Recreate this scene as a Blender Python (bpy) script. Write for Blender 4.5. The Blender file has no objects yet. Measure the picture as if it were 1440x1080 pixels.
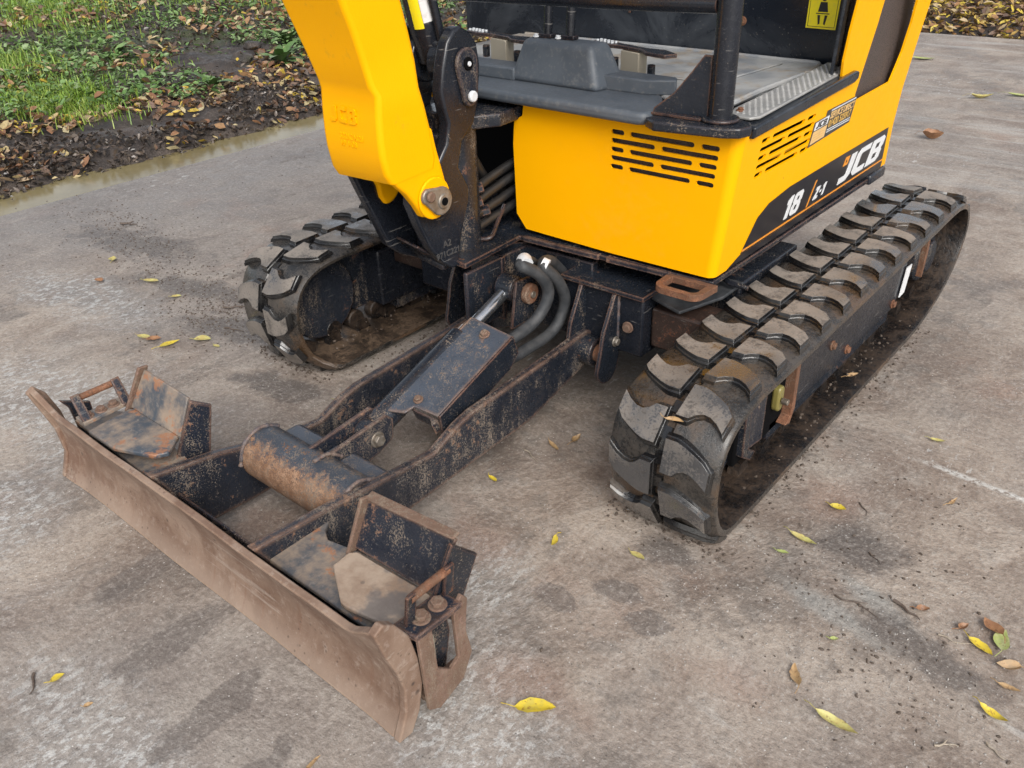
import bpy, bmesh, math, random
from mathutils import Vector, Matrix, noise
from mathutils.geometry import tessellate_polygon

random.seed(7)
D = bpy.data
S = bpy.context.scene
COL = S.collection
PI = math.pi

# ------------------------------------------------------------------ camera
F_PX, PITCH, YAW, ROLL = 1198.13, 0.53718, 0.71911, -0.03602
cam_d = D.cameras.new('camera')
cam = D.objects.new('camera', cam_d)
COL.objects.link(cam)
cam_d.sensor_width = 36
cam_d.lens = F_PX / 1440 * 36
cam_d.clip_start = .02
cam_d.clip_end = 500
cy, sy, cp, sp = math.cos(YAW), math.sin(YAW), math.cos(PITCH), math.sin(PITCH)
Fw = Vector((-sy * cp, cy * cp, -sp))
Rt = Vector((cy, sy, 0))
Up = Rt.cross(Fw)
cr, sr = math.cos(ROLL), math.sin(ROLL)
R2 = cr * Rt + sr * Up
U2 = -sr * Rt + cr * Up
cam.matrix_world = Matrix((
    (R2.x, U2.x, -Fw.x, 1.2137), (R2.y, U2.y, -Fw.y, -1.1405), (R2.z, U2.z, -Fw.z, 1.1236), (0, 0, 0, 1)))
S.camera = cam

# ------------------------------------------------------------------ light
SUN_EL, SUN_AZ = math.radians(40), math.radians(126)   # azimuth measured clockwise from +Y
w = D.worlds.new('World')
S.world = w
w.use_nodes = True
nt = w.node_tree
nt.nodes.clear()
sky = nt.nodes.new('ShaderNodeTexSky')
sky.sky_type = 'NISHITA'
sky.sun_disc = False
sky.sun_elevation = SUN_EL
sky.sun_rotation = SUN_AZ
sky.air_density = 1.0
sky.dust_density = 3.0
hs = nt.nodes.new('ShaderNodeHueSaturation')
hs.inputs['Saturation'].default_value = .33      # a bright overcast sky, nearly neutral
bg = nt.nodes.new('ShaderNodeBackground')
bg.inputs['Strength'].default_value = .15
wo = nt.nodes.new('ShaderNodeOutputWorld')
nt.links.new(sky.outputs[0], hs.inputs['Color'])
nt.links.new(hs.outputs[0], bg.inputs[0])
nt.links.new(bg.outputs[0], wo.inputs[0])
sd = D.lights.new('sun', 'SUN')
sd.energy = 1.5
sd.angle = math.radians(32)
sd.color = (1, .965, .91)
sun = D.objects.new('sun', sd)
COL.objects.link(sun)
sun.location = (3, -3, 6)
sdir = Vector((math.sin(SUN_AZ) * math.cos(SUN_EL), math.cos(SUN_AZ) * math.cos(SUN_EL), math.sin(SUN_EL)))
sun.rotation_euler = sdir.to_track_quat('Z', 'Y').to_euler()
S.view_settings.view_transform = 'Standard'
S.view_settings.look = 'None'
S.view_settings.gamma = 1
S.view_settings.exposure = 0.45
S.view_settings.use_curve_mapping = False
S.render.engine = 'CYCLES'

# ------------------------------------------------------------------ node helper
class NB:
    def __init__(s, name):
        s.m = D.materials.new(name)
        s.m.use_nodes = True
        s.t = s.m.node_tree
        s.t.nodes.clear()
        s.out = s.t.nodes.new('ShaderNodeOutputMaterial')
        s.b = s.t.nodes.new('ShaderNodeBsdfPrincipled')
        s.t.links.new(s.b.outputs[0], s.out.inputs[0])
        s.geo = s.t.nodes.new('ShaderNodeNewGeometry')
        s.pos = s.geo.outputs['Position']
    def put(s, sock, v):
        if hasattr(v, 'is_output') or isinstance(v, bpy.types.NodeSocket):
            s.t.links.new(v, sock)
        else:
            sock.default_value = v
    def c(s, v):
        return (v[0], v[1], v[2], 1) if isinstance(v, (tuple, list)) and len(v) == 3 else v
    def noise(s, scale, detail=4, rough=.6, vec=None, dist=0, w=None):
        n = s.t.nodes.new('ShaderNodeTexNoise')
        n.inputs['Scale'].default_value = scale
        n.inputs['Detail'].default_value = detail
        n.inputs['Roughness'].default_value = rough
        n.inputs['Distortion'].default_value = dist
        s.t.links.new(vec or s.pos, n.inputs['Vector'])
        return n.outputs['Fac']
    def vor(s, scale, vec=None, feature='F1', out='Distance'):
        n = s.t.nodes.new('ShaderNodeTexVoronoi')
        n.feature = feature
        n.inputs['Scale'].default_value = scale
        s.t.links.new(vec or s.pos, n.inputs['Vector'])
        return n.outputs[out]
    def mapv(s, scale=(1, 1, 1), loc=(0, 0, 0), rot=(0, 0, 0), vec=None):
        n = s.t.nodes.new('ShaderNodeMapping')
        n.inputs['Scale'].default_value = scale
        n.inputs['Location'].default_value = loc
        n.inputs['Rotation'].default_value = rot
        s.t.links.new(vec or s.pos, n.inputs['Vector'])
        return n.outputs[0]
    def ramp(s, v, a, b, lo=0., hi=1.):
        n = s.t.nodes.new('ShaderNodeMapRange')
        n.interpolation_type = 'SMOOTHSTEP'
        s.put(n.inputs[0], v)
        n.inputs[1].default_value = a
        n.inputs[2].default_value = b
        n.inputs[3].default_value = lo
        n.inputs[4].default_value = hi
        return n.outputs[0]
    def math(s, op, a, b=0., clamp=False):
        n = s.t.nodes.new('ShaderNodeMath')
        n.operation = op
        n.use_clamp = clamp
        s.put(n.inputs[0], a)
        s.put(n.inputs[1], b)
        return n.outputs[0]
    def mix(s, f, a, b):
        n = s.t.nodes.new('ShaderNodeMix')
        n.data_type = 'RGBA'
        s.put(n.inputs['Factor'], f)
        s.put(n.inputs['A'], s.c(a))
        s.put(n.inputs['B'], s.c(b))
        return n.outputs['Result']
    def mixf(s, f, a, b):
        n = s.t.nodes.new('ShaderNodeMix')
        n.data_type = 'FLOAT'
        s.put(n.inputs[0], f)
        s.put(n.inputs[2], a)
        s.put(n.inputs[3], b)
        return n.outputs[0]
    def sep(s, vec=None):
        n = s.t.nodes.new('ShaderNodeSeparateXYZ')
        s.t.links.new(vec or s.pos, n.inputs[0])
        return n.outputs
    def bump(s, h, strength=.3, dist=.002):
        n = s.t.nodes.new('ShaderNodeBump')
        n.inputs['Strength'].default_value = strength
        n.inputs['Distance'].default_value = dist
        s.put(n.inputs['Height'], h)
        s.t.links.new(n.outputs[0], s.b.inputs['Normal'])
        return n
    def edge(s, radius=.006, lo=.985, hi=.8):
        n = s.t.nodes.new('ShaderNodeBevel')
        n.samples = 4
        n.inputs['Radius'].default_value = radius
        d = s.t.nodes.new('ShaderNodeVectorMath')
        d.operation = 'DOT_PRODUCT'
        s.t.links.new(n.outputs[0], d.inputs[0])
        s.t.links.new(s.geo.outputs['Normal'], d.inputs[1])
        return s.ramp(d.outputs['Value'], lo, hi)
    def up(s, a=.3, b=.9):
        return s.ramp(s.sep(s.geo.outputs['Normal'])[2], a, b)
    def set(s, col=None, rough=None, metal=None, **k):
        if col is not None: s.put(s.b.inputs['Base Color'], s.c(col))
        if rough is not None: s.put(s.b.inputs['Roughness'], rough)
        if metal is not None: s.put(s.b.inputs['Metallic'], metal)
        for n, v in k.items(): s.put(s.b.inputs[n.replace('_', ' ')], v)
        return s.m

def worn(name, base, rust_amt=.5, dust_amt=.3, edge_r=.006, rough=.35, rust=(.21, .085, .038), dust=(.27, .21, .155),
         scale=1., edge_amt=1., scratch=.3, band=None):
    """painted steel: chips, rust along the edges, dried mud film"""
    n = NB(name)
    big = n.noise(9 * scale, 5, .65)
    fine = n.noise(70 * scale, 5, .7)
    vfine = n.noise(320, 3, .6)
    v = n.mixf(.6, big, n.mixf(.35, fine, vfine))
    rustm = n.ramp(v, .645 - .19 * rust_amt, .68 - .19 * rust_amt)
    e = n.math('MULTIPLY', n.edge(edge_r), n.ramp(n.mixf(.5, big, fine), .34, .52))
    e = n.math('MULTIPLY', e, edge_amt)
    rustm = n.math('MAXIMUM', n.math('MULTIPLY', rustm, min(1., rust_amt * 2)), e)
    if band:      # one side of the tube has lost its paint
        bb = n.math('ADD', n.sep()[band[0]], n.math('MULTIPLY', n.math('SUBTRACT', v, .5), band[3]))
        rustm = n.math('MAXIMUM', rustm, n.ramp(bb, band[1], band[2]))
    d1 = n.noise(5 * scale, 6, .7, dist=.4)
    st = n.noise(34 * scale, 4, .75, vec=n.mapv((1, 1, .28)))
    dustm = n.ramp(n.mixf(.42, n.mixf(.45, d1, st), vfine), .60 - .17 * dust_amt, .66 - .17 * dust_amt)
    dustm = n.math('MULTIPLY', dustm, n.ramp(st, .3, .7, .35, .85))
    spat = n.ramp(n.vor(150), .17, .10)
    spat = n.math('MULTIPLY', spat, n.ramp(n.noise(14, 2), .5, .62))
    dustm = n.math('MAXIMUM', dustm, n.math('MULTIPLY', spat, .8 * min(1, dust_amt * 2.5)))
    scr = n.ramp(n.noise(26, 2, .5, vec=n.mapv((1.4, .5, 9), rot=(.3, .5, .2))), .69, .72)
    rc = n.mix(n.ramp(n.noise(45, 4, .7), .35, .7), rust, (rust[0] * 1.6, rust[1] * 1.9, rust[2] * 2.2))
    rc = n.mix(n.ramp(vfine, .45, .7), rc, (rust[0] * .45, rust[1] * .42, rust[2] * .5))
    c = n.mix(n.ramp(big, .3, .7, 0, .5), base, tuple(min(1, x * 1.9 + .004) for x in base))
    c = n.mix(n.math('MULTIPLY', scr, scratch), c, (.22, .21, .20))
    c = n.mix(rustm, c, rc)
    dc = n.mix(n.noise(25, 3), dust, tuple(x * .7 for x in dust))
    c = n.mix(dustm, c, dc)
    r = n.mixf(rustm, rough, .78)
    r = n.mixf(dustm, r, .9)
    r = n.math('ADD', r, n.ramp(fine, .3, .7, -.08, .12), True)
    h = n.math('ADD', n.math('MULTIPLY', rustm, n.noise(180, 4)), n.math('MULTIPLY', dustm, fine))
    n.bump(h, .55, .0016)
    return n.set(c, r, 0)

M = {}
def mk_mats():
    # yellow paint, slightly dusty, faint orange-peel
    n = NB('yellow_paint')
    b = n.noise(3, 4, .6); f = n.noise(60, 4, .7)
    c = n.mix(n.ramp(b, .3, .7), (.95, .44, .0006), (.93, .42, .0005))
    dz = n.math('MULTIPLY', n.ramp(n.mixf(.4, b, f), .52, .72), .06)
    c = n.mix(dz, c, (.42, .3, .16))
    chip = n.ramp(n.vor(22), .045, .03)
    chip = n.math('MULTIPLY', chip, n.ramp(n.noise(4, 2), .58, .62))
    c = n.mix(chip, c, (.10, .05, .02))
    n.bump(n.noise(120, 2), .05, .001)
    M['yellow'] = n.set(c, n.ramp(f, .2, .8, .34, .48), 0, Specular_IOR_Level=.12)
    n = NB('cast_yellow_paint')
    b = n.noise(3, 4, .6); f = n.noise(90, 5, .7)
    c = n.mix(n.ramp(b, .3, .7), (.95, .44, .0006), (.93, .42, .0005))
    c = n.mix(n.math('MULTIPLY', n.ramp(n.noise(11, 6, .75), .60, .68), .16), c, (.3, .18, .05))
    n.bump(n.math('ADD', f, n.noise(300, 3)), .22, .0015)
    M['cast'] = n.set(c, n.ramp(f, .2, .8, .40, .52), 0, Specular_IOR_Level=.12)
    M['black'] = worn('worn_black_paint', (.011, .014, .020), .34, .34, rough=.24)
    M['black_clean'] = worn('satin_black_paint', (.010, .012, .017), .08, .08, rough=.22, edge_amt=.4, scratch=.5)
    M['blackrust'] = worn('scraped_black_paint', (.012, .015, .023), .46, .44, edge_r=.010, rough=.28, rust=(.20, .10, .058), dust=(.24, .19, .145))
    M['tube'] = worn('scuffed_sky_tinted_tube_steel', (.045, .055, .072), .40, .44, edge_r=.012, rough=.32, rust=(.20, .11, .065), dust=(.24, .19, .15))  # base blued to stand in for sky reflected on the steel
    M['tubeband'] = worn('half_bare_tube_steel', (.035, .042, .054), .50, .55, edge_r=.01, rough=.32, rust=(.22, .115, .062), dust=(.26, .20, .15), band=(1, -.412, -.440, .22))
    M['rust'] = worn('rusty_steel', (.12, .060, .034), .95, .35, rough=.75, rust=(.17, .07, .034))
    M['rust_edge'] = worn('rust_brown_steel', (.13, .080, .055), .72, .6, rough=.7, rust=(.165, .092, .062), scale=2.2)
    M['beam'] = worn('brown_rusted_tube_steel', (.030, .018, .014), .62, .25, rough=.45, rust=(.12, .045, .022), scale=2.2)
    # mould board: brown mud and surface rust
    n = NB('muddy_blade_steel')
    a = n.noise(7, 6, .65, dist=.5); f = n.noise(60, 5, .7); g = n.noise(400, 3)
    c = n.mix(n.ramp(a, .35, .65), (.155, .092, .062), (.262, .182, .134))
    c = n.mix(n.math('MULTIPLY', n.ramp(f, .5, .75), .5), c, (.40, .33, .275))
    streak = n.ramp(n.noise(6, 4, .6, vec=n.mapv((9, 1, 1))), .58, .72)
    c = n.mix(n.math('MULTIPLY', streak, .45), c, (.17, .085, .05))
    spots = n.math('MULTIPLY', n.ramp(n.vor(26), .16, .07), n.ramp(n.noise(8, 3), .52, .6))
    c = n.mix(n.math('MULTIPLY', spots, .85), c, (.045, .03, .025))
    hz = n.sep()[2]
    low = n.ramp(n.math('ADD', hz, n.math('MULTIPLY', a, .05)), .075, .030)
    c = n.mix(n.math('MULTIPLY', low, .45), c, (.33, .255, .20))
    scr = n.ramp(n.noise(5, 5, .65, vec=n.mapv((.5, 4, 14), rot=(0, .04, 0))), .60, .66)
    c = n.mix(n.math('MULTIPLY', scr, .35), c, (.40, .34, .29))
    rustp = n.ramp(n.mixf(.4, n.noise(4, 6, .7, vec=n.mapv(loc=(5, 0, 2))), f), .55, .60)
    c = n.mix(n.math('MULTIPLY', rustp, .55), c, (.13, .062, .038))
    pits = n.math('MULTIPLY', n.ramp(n.vor(75), .22, .12), n.ramp(n.noise(10, 3), .5, .6))
    c = n.mix(n.math('MULTIPLY', pits, .6), c, (.07, .045, .035))
    e = n.math('MULTIPLY', n.edge(.006), .7)
    c = n.mix(e, c, (.36, .24, .16))
    n.bump(n.math('ADD', f, n.math('MULTIPLY', g, .5)), .5, .002)
    M['mould'] = n.set(c, n.ramp(a, .3, .7, .55, .85), 0)
    # rubber
    n = NB('wet_track_rubber')
    a = n.noise(18, 5, .65); f = n.noise(160, 4, .7)
    c = n.mix(n.ramp(a, .4, .62), (.008, .008, .009), (.018, .017, .016))
    mud = n.ramp(n.mixf(.3, n.noise(7, 4, .6), f), .55, .61)
    c = n.mix(n.math('MULTIPLY', mud, .7), c, (.06, .038, .021))
    n.bump(n.math('ADD', a, n.math('MULTIPLY', f, .5)), .7, .003)
    M['rubber'] = n.set(c, n.mixf(mud, n.ramp(a, .35, .65, .10, .36), .40), 0, Coat_Weight=.5, Coat_Roughness=.16)
    n = NB('mud_and_sheen_belt_rubber')
    a = n.noise(16, 6, .7); f = n.noise(140, 5, .75); g = n.noise(6, 4, .6)
    c = n.mix(n.ramp(n.mixf(.35, a, f), .38, .60), (.012, .012, .012), (.060, .050, .041))  # mud film, with grey lifted to include sky reflected in the recesses
    c = n.mix(n.math('MULTIPLY', n.ramp(n.mixf(.35, g, a), .50, .60), .75), c, (.095, .054, .027))
    n.bump(n.math('ADD', n.math('MULTIPLY', a, 1.5), f), .8, .003)
    M['beltout'] = n.set(c, n.ramp(n.mixf(.5, a, f), .40, .60, .12, .55), 0, Coat_Weight=.6, Coat_Roughness=.18)
    n = NB('muddy_far_belt_inside')
    a = n.noise(14, 5, .7); f = n.noise(120, 4, .7)
    c = n.mix(n.ramp(n.mixf(.4, a, f), .40, .58), (.030, .022, .017), (.13, .088, .058))
    n.bump(n.math('ADD', f, a), .7, .003)
    M['inside_far'] = n.set(c, n.ramp(a, .4, .6, .35, .6), 0)
    n = NB('dusty_tread_rubber')
    a = n.noise(24, 6, .7); f = n.noise(220, 4, .7); big = n.noise(3.2, 3, .5)
    c = n.mix(n.ramp(n.mixf(.4, a, f), .34, .56), (.06, .054, .050), (.255, .222, .19))
    wet = n.ramp(n.mixf(.45, big, n.mixf(.4, a, f)), .49, .57)
    c = n.mix(n.math('MULTIPLY', wet, .88), c, (.036, .039, .044))  # wet patches, with bluish sky sheen mixed into their colour
    e = n.edge(.005, .98, .75)
    c = n.mix(n.math('MULTIPLY', e, .6), c, (.03, .03, .031))
    n.bump(n.math('ADD', f, a), .55, .0022)
    M['tread'] = n.set(c, n.mixf(wet, n.ramp(a, .3, .7, .55, .8), .2), 0, Coat_Weight=n.math('MULTIPLY', wet, .8), Coat_Roughness=.12)
    n = NB('muddy_belt_inside')
    a = n.noise(14, 5, .7); f = n.noise(120, 4, .7)
    c = n.mix(n.ramp(n.mixf(.4, a, f), .42, .62), (.009, .008, .008), (.045, .029, .019))
    n.bump(n.math('ADD', f, a), .7, .003)
    M['inside'] = n.set(c, n.ramp(a, .4, .6, .22, .55), 0)
    # plastics
    n = NB('grey_moulded_plastic')
    a = n.noise(9, 4, .6); f = n.noise(90, 4, .7)
    c = n.mix(n.ramp(a, .35, .65), (.060, .072, .088), (.080, .093, .110))
    c = n.mix(n.math('MULTIPLY', n.ramp(f, .5, .75), .35), c, (.24, .23, .21))
    n.bump(n.noise(700, 2), .15, .0006)
    M['plastic'] = n.set(c, n.ramp(f, .3, .7, .42, .6), 0)
    n = NB('dirty_floor_mat')
    a = n.noise(6, 5, .65); f = n.noise(70, 5, .7)
    c = n.mix(n.ramp(a, .3, .65), (.19, .205, .225), (.34, .34, .33))
    c = n.mix(n.math('MULTIPLY', n.ramp(n.noise(8, 5, .7), .50, .62), .75), c, (.27, .22, .165))
    n.bump(n.math('ADD', f, a), .35, .0015)
    M['mat'] = n.set(c, n.ramp(a, .35, .65, .28, .62), 0)
    n = NB('glossy_black_panel')
    a = n.noise(5, 6, .7, dist=.6); f = n.noise(90, 4, .7)
    c = n.mix(n.ramp(a, .42, .7), (.010, .013, .019), (.040, .046, .055))
    sp = n.math('MULTIPLY', n.ramp(n.vor(90), .14, .06), n.ramp(n.noise(9, 2), .48, .6))
    c = n.mix(n.math('MULTIPLY', sp, .7), c, (.17, .16, .14))
    n.bump(f, .12, .001)
    M['panel'] = n.set(c, n.ramp(a, .35, .7, .16, .42), 0)
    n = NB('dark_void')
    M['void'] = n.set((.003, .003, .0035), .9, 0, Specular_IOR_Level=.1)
    n = NB('tread_plate_metal')
    a = n.noise(16, 5, .7); f = n.noise(130, 4, .7)
    c = n.mix(n.ramp(a, .35, .65), (.30, .30, .29), (.44, .43, .41))
    c = n.mix(n.ramp(n.noise(10, 4, .7), .64, .70), c, (.20, .10, .05))
    n.bump(f, .3, .001)
    M['treadplate'] = n.set(c, n.ramp(f, .3, .7, .38, .6), .35)
    n = NB('bare_pin_steel')
    a = n.noise(40, 5, .7)
    c = n.mix(n.ramp(a, .35, .65), (.20, .165, .13), (.34, .31, .27))
    n.bump(a, .4, .001)
    M['pin'] = n.set(c, n.ramp(a, .3, .7, .3, .55), .6)
    n = NB('chromed_rod')
    M['chrome'] = n.set((.55, .57, .6), n.ramp(n.noise(60, 4), .3, .7, .12, .3), .95)
    n = NB('dusty_hydraulic_hose')
    a = n.noise(30, 5, .7)
    c = n.mix(n.ramp(a, .35, .65), (.024, .027, .031), (.055, .057, .060))
    n.bump(n.noise(260, 3), .3, .001)
    M['hose'] = n.set(c, .62, 0)
    n = NB('shade_black_hose')
    M['hose_dark'] = n.set(n.mix(n.noise(30, 4), (.008, .008, .009), (.03, .028, .026)), .4, 0)  # hose colour darkened to carry the shade of the bay
    for k, col, r in (('white', (.74, .75, .76), .4), ('orange', (.80, .30, .03), .4), ('decal_black', (.016, .015, .018), .28),
                      ('sticker_yellow', (.92, .76, .015), .4), ('ink', (.012, .012, .012), .5), ('sticker_beige', (.72, .47, .20), .5),
                      ('sticker_grey', (.05, .05, .048), .45), ('beige', (.36, .32, .25), .6), ('grease', (.20, .17, .05), .35),
                      ('tape', (.62, .64, .66), .5), ('vent', (.030, .024, .022), .6), ('stamp', (.055, .055, .057), .6),
                      ('gold', (.62, .38, .10), .5)):
        n = NB(k + '_finish')
        a = n.noise(50, 4, .7)
        c = n.mix(n.math('MULTIPLY', n.ramp(a, .52, .75), .3), col, (.30, .26, .2) if k not in ('decal_black', 'ink', 'vent') else (.06, .055, .05))
        M[k] = n.set(c, r, 0)
    # hex perforation look of the vent
    n = NB('perforated_vent_mesh')
    v = n.vor(300)
    c = n.mix(n.ramp(v, .25, .4), (.006, .006, .006), (.075, .058, .052))
    n.bump(v, .5, .001)
    M['ventmesh'] = n.set(c, .55, 0)
mk_mats()

# ------------------------------------------------------------------ mesh helpers
def link(o, parent=None):
    COL.objects.link(o)
    if parent is not None: o.parent = parent
    return o
def obj(name, me, mat=None, parent=None, bevel=0, seg=2, smooth=40, label=None):
    if isinstance(me, bmesh.types.BMesh):
        bm = me
        me = D.meshes.new(name)
        bm.normal_update()
        bm.to_mesh(me)
        bm.free()
    if mat is not None:
        for m in (mat if isinstance(mat, (list, tuple)) else [mat]):
            me.materials.append(m)
    o = D.objects.new(name, me)
    link(o, parent)
    if smooth:
        me.polygons.foreach_set('use_smooth', [True] * len(me.polygons))
        me.set_sharp_from_angle(angle=math.radians(smooth))
    if bevel:
        b = o.modifiers.new('bevel', 'BEVEL')
        b.width = bevel
        b.segments = seg
        b.limit_method = 'ANGLE'
        b.angle_limit = math.radians(35)
        b.harden_normals = False
    if label: o['label'] = label
    return o
def thing(o, label, cat, group=None):
    o['label'] = label
    o['category'] = cat
    if group: o['group'] = group
    return o
def structure(o):
    o['kind'] = 'structure'
    return o
def frame(o, u, v, n):
    o, u, v, n = Vector(o), Vector(u), Vector(v), Vector(n)
    return lambda a, b, c: o + a * u + b * v + c * n
def FX(x): return frame((x, 0, 0), (0, 1, 0), (0, 0, 1), (1, 0, 0))     # (y,z), thickness along +x
def FZ(z): return frame((0, 0, z), (1, 0, 0), (0, 1, 0), (0, 0, 1))     # (x,y), thickness along +z
def FY(y): return frame((0, y, 0), (1, 0, 0), (0, 0, 1), (0, -1, 0))    # (x,z), thickness toward -y
def add_plate(bm, pts, c0, c1, fr, holes=()):
    """prism from a 2-D outline with holes, from c0 to c1 along the frame normal"""
    loops = [list(pts)] + [list(h) for h in holes]
    flat = [p for l in loops for p in l]
    a = [bm.verts.new(fr(p[0], p[1], c1)) for p in flat]
    b = [bm.verts.new(fr(p[0], p[1], c0)) for p in flat]
    if holes:
        tris = tessellate_polygon([[Vector((p[0], p[1], 0)) for p in l] for l in loops])
    else:
        tris = [tuple(range(len(flat)))]
    def area(t): 
        s = 0
        for i in range(len(t)):
            p, q = flat[t[i]], flat[t[(i + 1) % len(t)]]
            s += p[0] * q[1] - q[0] * p[1]
        return s
    for t in tris:
        t = list(t)
        if area(t) < 0: t.reverse()
        try:
            bm.faces.new([a[i] for i in t])
            bm.faces.new([b[i] for i in reversed(t)])
        except ValueError: pass
    k = 0
    for l in loops:
        n = len(l)
        for i in range(n):
            i0, i1 = k + i, k + (i + 1) % n
            try: bm.faces.new((a[i0], b[i0], b[i1], a[i1]))
            except ValueError: pass
        k += n
    bmesh.ops.recalc_face_normals(bm, faces=bm.faces[:])
def plate(name, pts, c0, c1, fr, mat, parent, holes=(), bevel=.0015, **k):
    bm = bmesh.new()
    add_plate(bm, pts, c0, c1, fr, holes)
    return obj(name, bm, mat, parent, bevel, **k)
def add_box(bm, x0, x1, y0, y1, z0, z1):
    add_plate(bm, [(x0, y0), (x1, y0), (x1, y1), (x0, y1)], z0, z1, FZ(0))
def box(name, x0, x1, y0, y1, z0, z1, mat, parent, bevel=.003, **k):
    bm = bmesh.new()
    add_box(bm, x0, x1, y0, y1, z0, z1)
    return obj(name, bm, mat, parent, bevel, **k)
def add_tube(bm, path, r, n=14, caps=True, closed=False):
    path = [Vector(p) for p in path]
    rs = r if isinstance(r, (list, tuple)) else [r] * len(path)
    rings = []
    ref = None
    for i, p in enumerate(path):
        a = path[max(0, i - 1)]
        b = path[min(len(path) - 1, i + 1)]
        t = (b - a).normalized()
        if ref is None:
            ref = t.orthogonal().normalized()
        ref = (ref - t * ref.dot(t)).normalized()
        s = t.cross(ref)
        rings.append([bm.verts.new(p + (ref * math.cos(2 * PI * k / n) + s * math.sin(2 * PI * k / n)) * rs[i]) for k in range(n)])
    for i in range(len(rings) - 1):
        for k in range(n):
            bm.faces.new((rings[i][k], rings[i][(k + 1) % n], rings[i + 1][(k + 1) % n], rings[i + 1][k]))
    if caps:
        bm.faces.new(list(reversed(rings[0])))
        bm.faces.new(rings[-1])
def tube(name, path, r, mat, parent, n=16, bevel=0, **k):
    bm = bmesh.new()
    add_tube(bm, path, r, n)
    return obj(name, bm, mat, parent, bevel, **k)
def spline(pts, n=6):
    """Catmull-Rom through the points"""
    P = [Vector(p) for p in pts]
    P = [2 * P[0] - P[1]] + P + [2 * P[-1] - P[-2]]
    out = []
    for i in range(1, len(P) - 2):
        for k in range(n):
            t = k / n
            a, b, c, d = P[i - 1:i + 3]
            out.append(.5 * ((2 * b) + (c - a) * t + (2 * a - 5 * b + 4 * c - d) * t * t + (3 * b - a - 3 * c + d) * t ** 3))
    out.append(P[-2])
    return out
def arc(cx, cy_, r, a0, a1, n):
    return [(cx + r * math.cos(math.radians(a0 + (a1 - a0) * i / n)), cy_ + r * math.sin(math.radians(a0 + (a1 - a0) * i / n))) for i in range(n + 1)]
def disc(name, c, axis, r, h, mat, parent, n=28, bevel=.002, **k):
    c = Vector(c); axis = Vector(axis).normalized()
    return tube(name, [c - axis * h / 2, c + axis * h / 2], r, mat, parent, n, bevel, **k)
def bolt(c, axis, r, parent, mat=None, name='bolt'):
    """washer and hexagon head"""
    c = Vector(c); axis = Vector(axis).normalized()
    bm = bmesh.new()
    add_tube(bm, [c - axis * .002, c + axis * .002], r * 1.35, 20)
    add_tube(bm, [c + axis * .0022, c + axis * (.002 + r * .7)], r, 6)
    return obj(name, bm, mat or M['rust_edge'], parent, .001, smooth=30)
def text_mesh(body, size, shear=0., offset=0., extrude=.0006, space=1.):
    cu = D.curves.new('lettering', 'FONT')
    cu.body = body; cu.size = size; cu.shear = shear; cu.offset = offset; cu.extrude = extrude
    cu.space_character = space
    cu.resolution_u = 4
    o = D.objects.new('lettering', cu)
    COL.objects.link(o)
    dg = bpy.context.evaluated_depsgraph_get()
    me = D.meshes.new_from_object(o.evaluated_get(dg))
    COL.objects.unlink(o)
    D.objects.remove(o)
    return me
def lettering(name, body, fr, a, b, size, mat, parent, c=0., **k):
    me = text_mesh(body, size, **k)
    me.name = name
    for v in me.vertices:
        v.co = fr(a + v.co.x, b + v.co.y, c + v.co.z)
    me.materials.clear()
    return obj(name, me, mat, parent, 0, smooth=0)

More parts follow.
